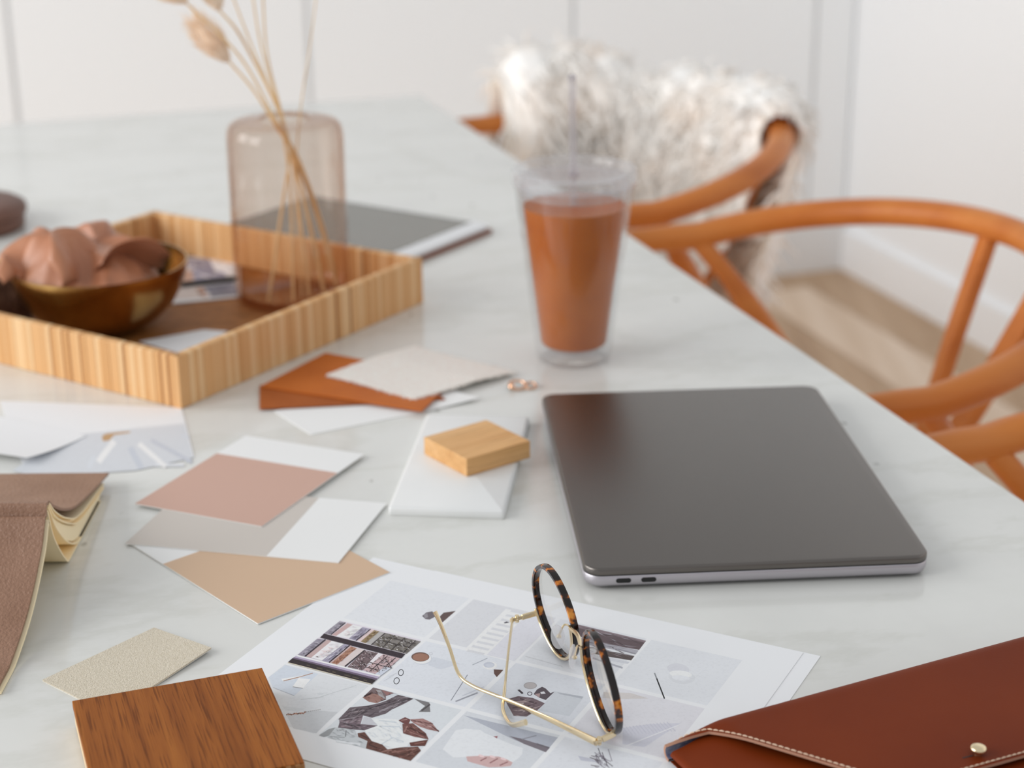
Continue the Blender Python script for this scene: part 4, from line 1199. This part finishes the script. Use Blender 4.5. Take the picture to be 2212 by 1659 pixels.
# stitching
mb = MB(); acc = 0.0; last = None; pts = []
for i in range(0, 1200):
    u = ((i+0.5)/1200)**1.3
    x = CLW*u; v = max(0.0, 1 - 2.0/flap_w(x))
    pts.append(Vector(flap(u, v, 2.45)))
run = [pts[0]]; L = 0
i = 1; start = pts[0]
while i < len(pts):
    if (pts[i] - start).length >= 3.0:
        d = (pts[i] - start)*0.8
        V, F = tube([start, start + d*0.5 + Vector((0, 0, 0.2)), start + d], [0.3, 0.46, 0.3], 6); mb.add(V, F); start = pts[i]
    i += 1
build('stitching', mb.V, mb.F, m_thread, fp, smooth=True)
# gold stud and its slit
sx_, sy_ = cl_inv(2113, 1622, 17.0); zf = fold(sx_, math.pi*FR + max(0, sy_ - FR - 2.3))[1] + 2.3
sxw = CL(sx_, sy_, 0)
V, F = lathe([(2.0, 0), (2.0, 1.4), (3.4, 1.8), (4.1, 2.8), (4.0, 3.8), (3.4, 4.5), (2.2, 4.8), (0.01, 4.9)], 28, (sxw[0], sxw[1], zf - 0.1))
build('stud', V, F, m_gold, fp, smooth=True, sharp=60)
a = CL(sx_ - 9.0, sy_ - 0.5, 0); b = CL(sx_ - 3, sy_, 0)
V, F = ribbon([(a[0], a[1], zf + 0.02), (b[0], b[1], zf + 0.02)], 0.8, 0.2); build('slit', V, F, m_black, fp)

# ------------------------------------------------------------------ eyeglasses, upside down on the photo sheet
gls = thing('eyeglasses', 'round tortoiseshell eyeglasses with thin gold temples standing upside down on the photo sheet', 'eyeglasses', (20, 840, 0.6), 0)
GR = 26.6
class Lens: pass
def lensf(cx, cy, cz, psi, lam):
    l = Lens(); l.C = Vector((cx, cy, cz)); l.d = Vector((math.cos(psi), math.sin(psi), 0)); l.n = Vector((-math.sin(psi), math.cos(psi), 0))
    l.u = Vector((0, 0, 1))*math.cos(lam) + l.n*math.sin(lam); l.w = l.d.cross(l.u)      # w: towards... frame normal
    if l.w.x > 0: l.w = -l.w                                                              # temple side (left)
    return l
LF = lensf(23.0, 875.3, 28.9, -1.18, -0.13); LN = lensf(44.8, 797.5, 28.9, -1.32, -0.14)
def lp_(l, a, R_=GR, off=0.0):
    # slightly squared panto shape
    k = 1 + 0.012*math.cos(4*a)
    return l.C + (l.d*math.cos(a) + l.u*math.sin(a))*R_*k + l.w*off
for l in (LF, LN):
    n = 72; V = []; F = []
    prof = [(-0.9, -1.9), (0.9, -1.9), (1.2, -1.2), (1.2, 1.2), (0.9, 1.9), (-0.9, 1.9), (-1.1, 1.4), (-1.1, -1.4)]
    for i in range(n):
        a = 2*math.pi*i/n
        for dr, do in prof: V.append(lp_(l, a, GR + dr, do))
    m = len(prof)
    for i in range(n):
        for q in range(m): F.append((i*m+q, ((i+1) % n)*m+q, ((i+1) % n)*m+(q+1) % m, i*m+(q+1) % m))
    rim = build('rim', V, F, m_tort, gls, smooth=True, sharp=30)
    # lens: thin convex disc
    V = []; F = []; nr = 6; nn = 48
    for side in (1, -1):
        for r in range(nr+1):
            for i in range(nn):
                rr = (GR - 1.3)*max(r, 0.02)/nr; a = 2*math.pi*i/nn
                V.append(lp_(l, a, rr, side*0.8 - 1.2*(1 - (rr/GR)**2)))
    for side in (0, 1):
        o_ = side*(nr+1)*nn
        for r in range(nr):
            for i in range(nn):
                f = (o_+r*nn+i, o_+(r+1)*nn+i, o_+(r+1)*nn+(i+1) % nn, o_+r*nn+(i+1) % nn)
                F.append(f if side else f[::-1])
    build('lens', V, F, m_lens, rim, smooth=True, sharp=0)
    # gold wire along the brow half, on the temple side
    far_ = l is LF
    a0, a1 = (math.radians(200), math.radians(368)) if far_ else (math.radians(165), math.radians(318))
    pts = [lp_(l, a0 + (a1-a0)*i/40, GR - 0.2, 2.6) for i in range(41)]
    V, F = tube(pts, 0.85, 8); build('brow_wire', V, F, m_gold, rim, smooth=True)
# bridge
pts = catmull([lp_(LF, math.radians(8), GR - 0.3, 2.4), (lp_(LF, 0, GR, 2) + lp_(LN, math.pi, GR, 2))/2 + Vector((0, 0, 6.5)), lp_(LN, math.radians(165), GR - 0.3, 2.4)], 8)
V, F = tube(pts, 1.15, 8); build('bridge', V, F, m_gold, gls, smooth=True)
# nose pads with wire arms
for (px, py, l, aa) in ((1205, 1376, LF, math.radians(10)), (1237, 1419, LN, math.radians(165))):
    base = lp_(l, aa, GR - 0.5, 2.2)
    pc = Vector(Hit(px, py, tuple(base + l.w*8.0), tuple(l.w)))
    nrm = (l.w*0.75 + (l.d if l is LN else -l.d)*(-0.5) + Vector((0, 0, 0.1))).normalized()
    sd = nrm.cross(Vector((0, 0, 1))).normalized(); up = sd.cross(nrm)
    V = []; F = []
    for q, (sc_, of) in enumerate(((0.05, 1.3), (0.75, 1.1), (1.0, 0.3), (1.0, -0.3), (0.75, -0.9), (0.05, -1.0))):
        for i in range(24):
            a = 2*math.pi*i/24; V.append(pc + sd*(4.4*sc_*math.cos(a)) + up*(7.2*sc_*math.sin(a)) + nrm*of)
    for q in range(5):
        for i in range(24): F.append((q*24+i, (q+1)*24+i, (q+1)*24+(i+1) % 24, q*24+(i+1) % 24))
    pad = build('nose_pad', V, F, m_pad, gls, smooth=True)
    mid = (base + pc)/2 + Vector((0, 0, 4.0))
    V, F = tube(catmull([base, mid, pc - nrm*0.8], 6), 0.55, 6); build('pad_arm', V, F, m_gold, gls, smooth=True)
    V, F = lathe([(0.01, -0.8), (1.3, -0.6), (1.5, 0.2), (1.0, 0.7), (0.01, 0.8)], 12, tuple(pc - nrm*1.0)); build('pad_screw', V, F, m_gold, pad, smooth=True)
# temples
def temple(pts_flat, hinge_from, wflare):
    P = catmull(pts_flat, 8)
    V = []; F = []
    n = len(P)
    for i in range(n):
        d = (P[min(i+1, n-1)] - P[max(i-1, 0)]).normalized()
        s = d.cross(Vector((0, 0, 1))).normalized(); up = s.cross(d)
        t = i/(n-1)
        hgt = (3.6*(1 - t/0.3) + 1.5*(t/0.3)) if t < 0.3 else (1.5 + (1.1*(t-0.7)/0.3 if t > 0.7 else 0))
        wid = 1.0 if t < 0.3 else 1.3
        for k in range(8):
            a = 2*math.pi*(k+0.5)/8
            V.append(P[i] + s*(wid*0.62*math.cos(a)*1.2) + up*(hgt*0.55*math.sin(a)*1.2))
    for i in range(n-1):
        for k in range(8): F.append((i*8+k, i*8+(k+1) % 8, (i+1)*8+(k+1) % 8, (i+1)*8+k))
    F.append(tuple(range(7, -1, -1))); F.append(tuple((n-1)*8+k for k in range(8)))
    return build('temple', V, [f[::-1] for f in F], m_gold, gls, smooth=True, sharp=50)
# near temple: lies on the sheet, tip bends up
hN = Vector(G(1288, 1603, 6.0)); bN = Vector(G(1012, 1478, 4.0))
hd = Vector((bN.x - hN.x, bN.y - hN.y, 0)).normalized(); pn = Vector((hd.y, -hd.x, 0))
HN = lambda px, py: Vector(Hit(px, py, tuple(hN), tuple(pn)))
temple([hN, Vector(G(1190, 1555, 4.6)), Vector(G(1085, 1508, 4.2)), HN(1022, 1482), HN(991, 1456), HN(971, 1399), HN(952, 1349), HN(939, 1321)], None, 1)
hF = Vector(G(1107, 1339, 17.0))
temple([hF, Vector(G(1098, 1410, 11.0)), Vector(G(1089, 1500, 3.6)), Vector(G(1086, 1530, 2.4)), Vector(G(1094, 1553, 2.6)), Vector(G(1108, 1566, 7.0)), Vector(G(1136, 1560, 20.0))], None, 1)
# end pieces and hinges
for l, aa, h_ in ((LN, math.radians(-48), hN), (LF, math.radians(206), hF)):
    a = lp_(l, aa, GR + 0.4, 1.0); ap = lp_(l, aa, GR + 1.2, 4.5)
    V, F = ribbon(catmull([a, ap, ap.lerp(h_, 0.55)], 5), 1.5, 3.2, up=(0, 0, 1)); build('end_piece', V, F, m_gold, gls, bevel=0.3)
    hp = ap.lerp(h_, 0.78)
    mb = MB()
    for z in (-1.4, 0, 1.4):
        V, F = lathe([(1.25, -0.6), (1.25, 0.6)], 12, (hp.x, hp.y, hp.z + z)); mb.add(V, F)
    V, F = ribbon([ap.lerp(h_, 0.5), h_ + (h_ - ap).normalized()*1.5], 0.9, 2.0); mb.add(V, F)
    build('hinge', mb.V, mb.F, m_gold, gls)

# ------------------------------------------------------------------ rattan tray
TNX, TNY, TTT, TL1, TL2, TH = -255.5, 1272.4, 0.9946, 320.6, 330.1, 43.0
tray = thing('rattan_tray', 'honey coloured rattan wrapped square tray holding the brass bowl and glass vase', 'tray', (TNX, TNY, 0), TTT)
def TR(x, y, z=0): # tray local mm -> table mm
    c, s = math.cos(TTT), math.sin(TTT); return (TNX + c*x - s*y, TNY + s*x + c*y, z)
def tr_inv(p):
    c, s = math.cos(TTT), math.sin(TTT); dx, dy = p[0]-TNX, p[1]-TNY; return (c*dx + s*dy, -s*dx + c*dy)
V, F = boxv(0.003, (TL1-3)/1000, 0.003, (TL2-3)/1000, 0.001, 0.0045); build('tray_floor', V, F, m_rattanin, tray, 'local')
W7 = 0.0072
for (x0, x1, y0, y1) in ((0.0008, TL1/1000-.0008, 0.0008, W7), (0.0008, TL1/1000-.0008, TL2/1000-W7, TL2/1000-.0008), (0.0008, W7, W7, TL2/1000-W7), (TL1/1000-W7, TL1/1000-.0008, W7, TL2/1000-W7)):
    V, F = boxv(x0, x1, y0, y1, 0.0008, TH/1000 - 0.0012); build('side_board', V, F, m_rattanin, tray, 'local')
# each wrapped strip: a flat band over the outside, the rim and the inside
def strip_mesh(name, mat):
    th = 0.0008; H = TH/1000; w = W7 + 0.0008
    prof = [(0, 0.0004), (0, H - 0.0012), (0.0012, H), (w - 0.0012, H), (w, H - 0.0012), (w, 0.005), (w - th, 0.005), (w - th, H - th - 0.0008), (th, H - th - 0.0008), (th, 0.0004)]
    n = len(prof)
    V = [(0, d, z) for d, z in prof] + [(1, d, z) for d, z in prof]
    F = [(i, (i+1) % n, n+(i+1) % n, n+i) for i in range(n)]
    F += [(0, 9, 8, 1), (1, 8, 7, 2), (2, 7, 6, 3), (3, 6, 5, 4)]
    F = F + [tuple(q + n for q in f[::-1]) for f in F[n:]]
    F = F[:n] + [(0, 9, 8, 1), (1, 8, 7, 2), (2, 7, 6, 4), (4, 6, 5, 5)][:0] + F[n:]
    me = bpy.data.meshes.new(name)
    # caps rebuilt as quads: outer leg, top bar, inner leg
    F = F[:n]
    for o_ in (0, n):
        c = [(0, 1, 8, 9), (1, 2, 3, 4, 7, 8), (4, 5, 6, 7)]
        for f in c: F.append(tuple(q + o_ for q in (f if o_ == 0 else f[::-1])))
    me.from_pydata(V, [], [f[::-1] for f in F]); me.update(); me.materials.append(mat)
    return me
strips = [strip_mesh('rattan_strip', m) for m in m_rattan]
rs = random.Random(21)
for side in range(4):
    L = (TL1 if side in (0, 2) else TL2)/1000
    x = 0.0
    while x < L - 0.001:
        mi = rs.choice((0, 0, 1, 1, 2, 2, 3, 3)) if rs.random() > 0.09 else 4
        w = min(rs.uniform(0.0044, 0.0064) if mi < 4 else 0.0022, L - x)
        o = bpy.data.objects.new('rattan_strip', strips[mi]); sc.collection.objects.link(o); o.parent = tray
        jit = rs.uniform(-0.0003, 0.0002)
        a = (0, math.pi/2, math.pi, -math.pi/2)[side]
        cx, cy = ((0, 0), (TL1/1000, 0), (TL1/1000, TL2/1000), (0, TL2/1000))[side]
        ca_, sa_ = math.cos(a), math.sin(a)
        o.location = (cx + ca_*x - sa_*jit, cy + sa_*x + ca_*jit, 0); o.rotation_euler = (0, 0, a); o.scale = (w*0.955, 1, 1)
        x += w

# ------------------------------------------------------------------ glass vase
VX, VY, VZ = -199.0, 1540.0, 4.6
prof = [(0.01, 0), (44, 0), (49, 1.5), (51.5, 5), (52, 12), (52, 150), (51.6, 156), (50, 161), (47, 164.2), (42, 166), (30, 166.8), (24, 167.4), (22.6, 169.0), (21.6, 170.2), (20.2, 169.8), (19.8, 167.8), (20.6, 165.0), (24, 163.6), (30, 163.2), (42, 162.4), (45.6, 160.6), (47.4, 157), (48.4, 150), (48.6, 146), (48.6, 14), (47, 10), (42, 8), (0.01, 7.5)]
V, F = lathe(prof, 72, (VX, VY, VZ))
vs = thing('glass_vase', 'amber tinted cylindrical glass vase with a narrow mouth, standing in the tray', 'vase', (VX, VY, VZ), 0)
build('vase_body', V, F, m_glass, vs, smooth=True, sharp=0)
# dried grass
stems = [
    ([(728, 618), (690, 480), (640, 345), (594, 268), (548, 195), (494, 132)], (494, 132), (422, 48), 1.0, 'dried bunny tail grass whose fluffy head shows left of the vase', 1540),
    ([(700, 630), (655, 420), (622, 300), (602, 240), (522, 82), (474, 22)], (474, 22), (438, -70), 1.0, 'dried bunny tail grass whose head is cut by the top edge above the tallest stems', 1546),
    ([(740, 612), (700, 500), (648, 350), (600, 268), (520, 125), (402, 6)], (404, 4), (330, -52), 0.9, 'dried bunny tail grass reaching furthest left at the top edge', 1532),
    ([(578, 655), (612, 430), (625, 330), (604, 246), (548, 110), (490, -40)], None, None, 0.7, 'thin dried stem standing at the left inside the vase', 1538),
    ([(634, 650), (628, 420), (615, 310), (600, 230), (562, 90), (540, -50)], None, None, 0.7, 'thin dried stem rising near the middle of the vase', 1536),
    ([(668, 640), (642, 420), (624, 310), (606, 236), (576, 110), (566, -50)], None, None, 0.75, 'thin dried stem just right of the middle of the vase', 1544),
    ([(652, 640), (640, 400), (644, 290), (654, 200), (668, 110), (690, -60)], None, None, 0.45, 'palest fine stem leaning to the right above the vase', 1545)]
for pts, h0, h1, thk, lab, yp in stems:
    b = Vector(G(pts[0][0], pts[0][1], VZ + 9))
    dxy = Vector((b.x - VX, b.y - VY, 0))
    if dxy.length > 42: dxy *= 42/dxy.length
    b = Vector((VX + dxy.x, VY + dxy.y, VZ + 9)); P = [b]
    for q, (px, py) in enumerate(pts[1:]):
        fr_ = min(1, (pts[0][1] - py)/(pts[0][1] - 268.0)); y = b.y + (yp - b.y)*fr_
        P.append(Vector(Hit(px, py, (0, y, 0), (0, 1, 0))))
    r_ = thing('bunny_tail_grass' if h0 else 'dried_stem', lab, 'dried grass', tuple(b), 0, 'dried grasses in the vase')
    C_ = catmull(P, 7); n = len(C_)
    V, F = tube(C_, [thk*(1.9 - 0.9*i/n) for i in range(n)], 7); build('stem', V, F, m_stem, r_, smooth=True)
    if h0:
        a = Vector(Hit(*h0, (0, yp, 0), (0, 1, 0))); e = Vector(Hit(*h1, (0, yp, 0), (0, 1, 0)))
        ax = (e - a); L = ax.length; ax.normalize(); s = ax.cross(Vector((0, 1, 0))).normalized(); t = s.cross(ax)
        mb = MB(); pr = [(0.0, 1.5), (0.1, 6.5), (0.25, 10), (0.45, 10.5), (0.65, 8.5), (0.85, 5), (1.0, 1.2)]
        V = []; F = []
        for f_, rr in pr:
            for i in range(12): V.append(a + ax*(L*f_) + (s*math.cos(i*math.pi/6) + t*math.sin(i*math.pi/6))*rr*0.8)
        for q in range(len(pr)-1):
            for i in range(12): F.append((q*12+i, q*12+(i+1) % 12, (q+1)*12+(i+1) % 12, (q+1)*12+i))
        mb.add(V, F); rr_ = random.Random(int(h0[0]))
        for q in range(420):
            f_ = rr_.random(); an = rr_.uniform(0, 6.283); R_ = (10.5*math.sin(math.pi*min(1, f_*0.85 + 0.08)))*0.95
            o_ = s*math.cos(an) + t*math.sin(an); p0 = a + ax*(L*f_) + o_*R_
            p1_ = p0 + (o_*rr_.uniform(2, 7) + ax*rr_.uniform(6, 17))
            V, F = tube([p0, p1_], [0.4, 0.1], 3); mb.add(V, F)
        build('seed_head', mb.V, mb.F, m_head, r_, smooth=True)

# ------------------------------------------------------------------ brass bowl with satin
RZ = 64.0
bx, by, _ = G(212, 566, RZ)
bwl = thing('brass_bowl', 'aged brass bowl in the tray, heaped with folded satin', 'bowl', (bx, by, 4.6), 0)
BR = 76.0
outer = [(0.01, 0), (22, 0), (36, 3), (50, 11), (62, 23), (70, 37), (74.2, 49), (75.8, 56), (BR, RZ - 4.6)]
inner = [(BR - 1.5, RZ - 4.4), (74.2, 56), (72.6, 49), (68.3, 37.6), (60.3, 24), (48.5, 12.6), (35, 5), (20, 2), (0.01, 1.8)]
V, F = lathe(outer + inner, 64, (bx, by, 4.6)); build('bowl', V, F, m_brass, bwl, smooth=True, sharp=60)
# satin heap, one continuous folded cloth
def satin(u, v):
    th = 2*math.pi*u; r = v
    rg_ = lambda x: 1 - 2*abs(math.sin(x))**0.6
    f = 8*math.sin(3*th + 4*r + 0.6)*r + 6*rg_(3.5*th - 3.5*r)*r*(1.15 - r) + 4.5*rg_(6*th + 4*r + 1)*r*r + 2.5*rg_(11*th - 2*r)*r*r
    z = RZ - 8 + 26*(1 - r*r) + f*(1 - 0.35*r)
    # raised folds
    for (a, rr, h, w, wr) in ((1.75, 0.45, 15, 0.55, 0.33), (2.75, 0.65, 20, 0.5, 0.3), (0.35, 0.62, 15, 0.6, 0.3), (4.0, 0.5, 16, 0.6, 0.4), (3.35, 0.8, 14, 0.4, 0.3), (5.2, 0.55, 9, 0.4, 0.3)):
        d = (th - a + math.pi) % (2*math.pi) - math.pi
        z += h*math.exp(-(d/w)**4 - ((r-rr)/wr)**2)
    dd = (th - 0.55 + math.pi) % (2*math.pi) - math.pi
    R_ = (BR - 6)*r*(1 + 0.04*math.sin(5*th))*(1 - 0.42*math.exp(-(dd/0.75)**2))
    lim = RZ - 4 if r > 0.9 else 1e9
    return (bx + R_*math.cos(th), by + R_*math.sin(th), min(z, lim) if r > 0.97 else z)
NUs, NVs = 120, 30; V = []; F = []
for j in range(NVs+1):
    for i in range(NUs): V.append(satin(i/NUs, max(0.01, j/NVs)))
for j in range(NVs):
    for i in range(NUs): F.append((j*NUs+i, (j+1)*NUs+i, (j+1)*NUs+(i+1) % NUs, j*NUs+(i+1) % NUs))
# loose standing folds of the same cloth
def leaf(px0, py0, px1, py1, h, lean, seed):
    a = Vector(G(px0, py0, RZ + 4)); b = Vector(G(px1, py1, RZ + 4)); d = b - a; k = len(V)
    nx = Vector((d.y, -d.x, 0)).normalized()
    for j in range(9):
        t = j/8
        for i in range(17):
            s = i/16
            p = a + d*s + nx*(lean*t*t + 7*math.sin(s*7 + seed + t)*(0.5 + 0.5*t)) + Vector((0, 0, -6 + (h*(math.sin(math.pi*(0.12 + 0.76*s))**0.8))*t + 2*math.sin(9*s + seed)))
            V.append(tuple(p))
    for j in range(8):
        for i in range(16): F.append((k+j*17+i, k+j*17+i+1, k+(j+1)*17+i+1, k+(j+1)*17+i))
leaf(132, 606, 232, 566, 42, -20, 0.3)
leaf(200, 585, 350, 560, 34, 22, 1.7)
leaf(40, 590, 160, 560, 30, -24, 2.9)
leaf(70, 560, 215, 540, 26, 14, 4.1)
leaf(10, 596, 70, 570, 20, -14, 5.5)
so_ = build('satin_cloth', V, F, m_satin, smooth=True, sharp=0)
md = so_.modifiers.new('thick', 'SOLIDIFY'); md.thickness = 0.0009
tag(so_, 'blush brown satin cloth crumpled in the brass bowl', 'cloth')
# knitted cloth at the tray's left end
kx, ky, _ = G(-12, 650, 25)
def knit(u, v):
    th = 2*math.pi*u; r = v
    z = 4.8 + (44 + 5*math.sin(4*th) + 4*math.sin(9*r + 2*th))*math.sqrt(max(0, 1 - r**2.4))
    R_ = 27*r*(1 + 0.12*math.sin(3*th + 1))
    return (kx + R_*math.cos(th)*1.0, ky + R_*math.sin(th)*1.15, z)
V = []; F = []
for j in range(21):
    for i in range(48): V.append(knit(i/48, max(0.01, j/20)))
for j in range(20):
    for i in range(48): F.append((j*48+i, (j+1)*48+i, (j+1)*48+(i+1) % 48, j*48+(i+1) % 48))
F.append(tuple(20*48 + i for i in range(48)))
tag(build('knit_pouch', V, F, m_knit, smooth=True, sharp=0), 'rolled brown knitted cloth left of the brass bowl inside the tray', 'cloth')
# photo cards and pen in the tray
pcd = thing('photo_card', 'glossy photo card lying in the tray between bowl and vase', 'card', G(450, 600, 4.8), 0)
c = [G(372, 655, 6), G(521, 640, 6), G(516, 548, 6), G(396, 552, 6)]
V, F = prism(c, 4.8, 6.0); build('card', V, F, m_paper, pcd)
k = Ink('printed_photo', 300, 400, 4.6075, 6.0)
k.poly((214, 206, 204), [(440, 640), (990, 660), (1000, 1100), (300, 1150)])
k.poly((70, 56, 58), [(440, 680), (990, 668), (990, 712), (440, 712)])
k.poly((150, 146, 164), [(470, 730), (760, 740), (900, 950), (560, 960)])
k.poly((226, 220, 222), [(700, 740), (980, 740), (900, 880), (760, 850)])
k.poly((190, 150, 130), [(430, 860), (520, 840), (560, 960), (400, 960)])
k.poly((120, 116, 128), [(640, 1010), (940, 970), (1000, 1090), (720, 1120)])
k.poly((206, 190, 182), [(380, 1020), (600, 1010), (640, 1120), (330, 1140)])
k.poly((176, 134, 112), [(560, 1030), (640, 1010), (690, 1110), (640, 1120)])
for q in range(30):
    x, y = rp.uniform(480, 960), rp.uniform(740, 1090); k.line(rp.choice(((96, 90, 104), (200, 190, 190), (168, 160, 170))), (x, y), (x + rp.uniform(20, 70), y + rp.uniform(-10, 20)), rp.uniform(8, 18))
k.done(pcd)
a = Vector(G(380, 616, 8.2)); b = Vector(G(512, 601, 8.2))
V, F = tube([a, a.lerp(b, 0.06), a.lerp(b, 0.92), b], [1.0, 2.6, 2.6, 0.8], 12); tag(build('pen', V, F, m_pen, smooth=True, sharp=50), 'slim black pen lying across the photo card in the tray', 'pen')
c = [G(300, 738, 5), G(440, 712, 5), G(492, 716, 5), G(405, 768, 5)]
c = [TR(*tr_inv(p), 0) for p in c]
c = [TR(max(11, tr_inv(p)[0]), max(11, tr_inv(p)[1]), 0) for p in c]
V, F = prism(c, 4.8, 5.2); tag(build('paper_slip', V, F, m_paper), 'white paper slip in the near corner of the rattan tray', 'paper')

# ------------------------------------------------------------------ tablet in a brown folio
tq = Vector(G(1060, 484, 9)); te = Vector((-0.835, 0.549, 0)).normalized(); tf = Vector((-te.y, te.x, 0))
if tf.y > 0: tf = -tf
tab = thing('tablet', 'tablet with dark screen and white bezel on a brown folio behind the vase', 'tablet', tuple(tq + te*120 + tf*85 - Vector((0, 0, 9))), 0)
tc_ = tq + te*120 + tf*84.7; ta = math.atan2(te.y, te.x)
V, F = rslab(246, 175, 6, [(0.4, 0.2), (0, 0.8), (0, 3.2), (0.5, 3.6)], 5); build('folio', place(V, tc_.x, tc_.y, ta), F, m_folio, tab, smooth=True, sharp=50)
V, F = rslab(240, 169.5, 9, [(1.5, 3.6), (0, 5), (0, 8.2), (0.5, 8.8)], 6); build('body', place(V, tc_.x, tc_.y, ta), F, m_bezel, tab, smooth=True, sharp=50)
V, F = prism([(-117.5, -82), (98, -82), (98, 82), (-117.5, 82)], 8.8, 8.95)
V = [(v[0] + 0.0, v[1], v[2]) for v in V]
V, F = prism([(-98, -82), (117, -82), (117, 82), (-98, 82)], 8.8, 8.95); build('screen', place(V, tc_.x, tc_.y, ta), F, m_screen, tab)

# ------------------------------------------------------------------ iced coffee tumbler
CX, CY = 51.5, 1386.0
cup = thing('tumbler', 'clear double walled tumbler of iced coffee with lid and straw', 'tumbler', (CX, CY, 0), 0)
prof = [(0.01, 0.6), (25, 0.4), (28.5, 0.3), (30, 1.4), (31, 4), (48.0, 146), (48.6, 150), (47.0, 150), (46.2, 146), (29.4, 5), (27, 3), (0.01, 3)]
V, F = lathe(prof, 64, (CX, CY, 0)); build('outer_wall', V, F, m_clear, cup, smooth=True, sharp=50)
prof = [(0.01, 10.5), (24, 10.5), (27.4, 12.0), (28.4, 15), (44.8, 147), (44.8, 148), (43.6, 148), (27.2, 15.5), (25, 12.6), (0.01, 12.2)]
V, F = lathe(prof, 64, (CX, CY, 0)); build('inner_wall', V, F, m_clear, cup, smooth=True, sharp=50)
prof = [(0.01, 12.5), (24.5, 12.9), (26.8, 15), (40.9, 129), (41.0, 130.4), (39, 130), (0.01, 130)]
V, F = lathe(prof, 64, (CX, CY, 0)); build('coffee', V, F, m_coffee, cup, smooth=True, sharp=50)
prof = [(0.01, 155.5), (38, 155.5), (41, 156), (42.5, 160), (47, 161.5), (49.8, 160.5), (50.4, 157), (50.0, 148.5), (48.9, 148.5), (48.7, 152), (44.5, 152), (43.2, 140), (42.0, 140), (42.6, 152.6), (38, 153.6), (0.01, 153.6)]
V, F = lathe(prof, 64, (CX, CY, 0)); V, F = V, [f[::-1] for f in F]
ld = build('lid', V, F, m_lid, cup, smooth=True, sharp=50)
V, F = lathe([(4.9, 155.0), (4.9, 157.2), (3.7, 157.2), (3.7, 155.0)], 20, (CX - 0.5, CY, 0), closed=True); build('straw_grommet', V, F, m_straw, ld, smooth=True)
sp = [Vector((CX + 1.5, CY + 4, 16)), Vector((CX - 0.5, CY, 155)), Vector((CX - 2.2, CY - 2, 236))]
sp = [sp[0].lerp(sp[2], i/12) for i in range(13)]
V, F = tube(sp, 3.1, 14); stw = build('straw', V, F, m_straw, cup, smooth=True, sharp=50)
V, F = lathe([(3.15, 0), (3.5, 1.5), (3.15, 3)], 14, (sp[-1].x, sp[-1].y, sp[-1].z - 4)); build('straw_collar', V, F, m_straw, stw, smooth=True)

# ------------------------------------------------------------------ brown leather box at the far left
dx_, dy_, _ = G(-74, 494, 0)
prof = [(0.01, 0), (58, 0), (61, 2), (62, 6), (62, 15), (64.5, 16.5), (65.5, 20), (64, 25), (58, 28.5), (45, 30.5), (20, 31.5), (0.01, 31.8)]
bxr = thing('leather_box', 'round dark brown leather box cut by the left edge of the picture', 'box', (dx_, dy_, 0), 0)
V, F = lathe(prof[:5] + [(0.01, 15)], 56, (dx_, dy_, 0)); build('box_base', V, F, m_brownl, bxr, smooth=True, sharp=50)
V, F = lathe([(0.01, 15)] + prof[5:], 56, (dx_, dy_, 0)); build('box_lid', V, F, m_brownl, bxr, smooth=True, sharp=50)
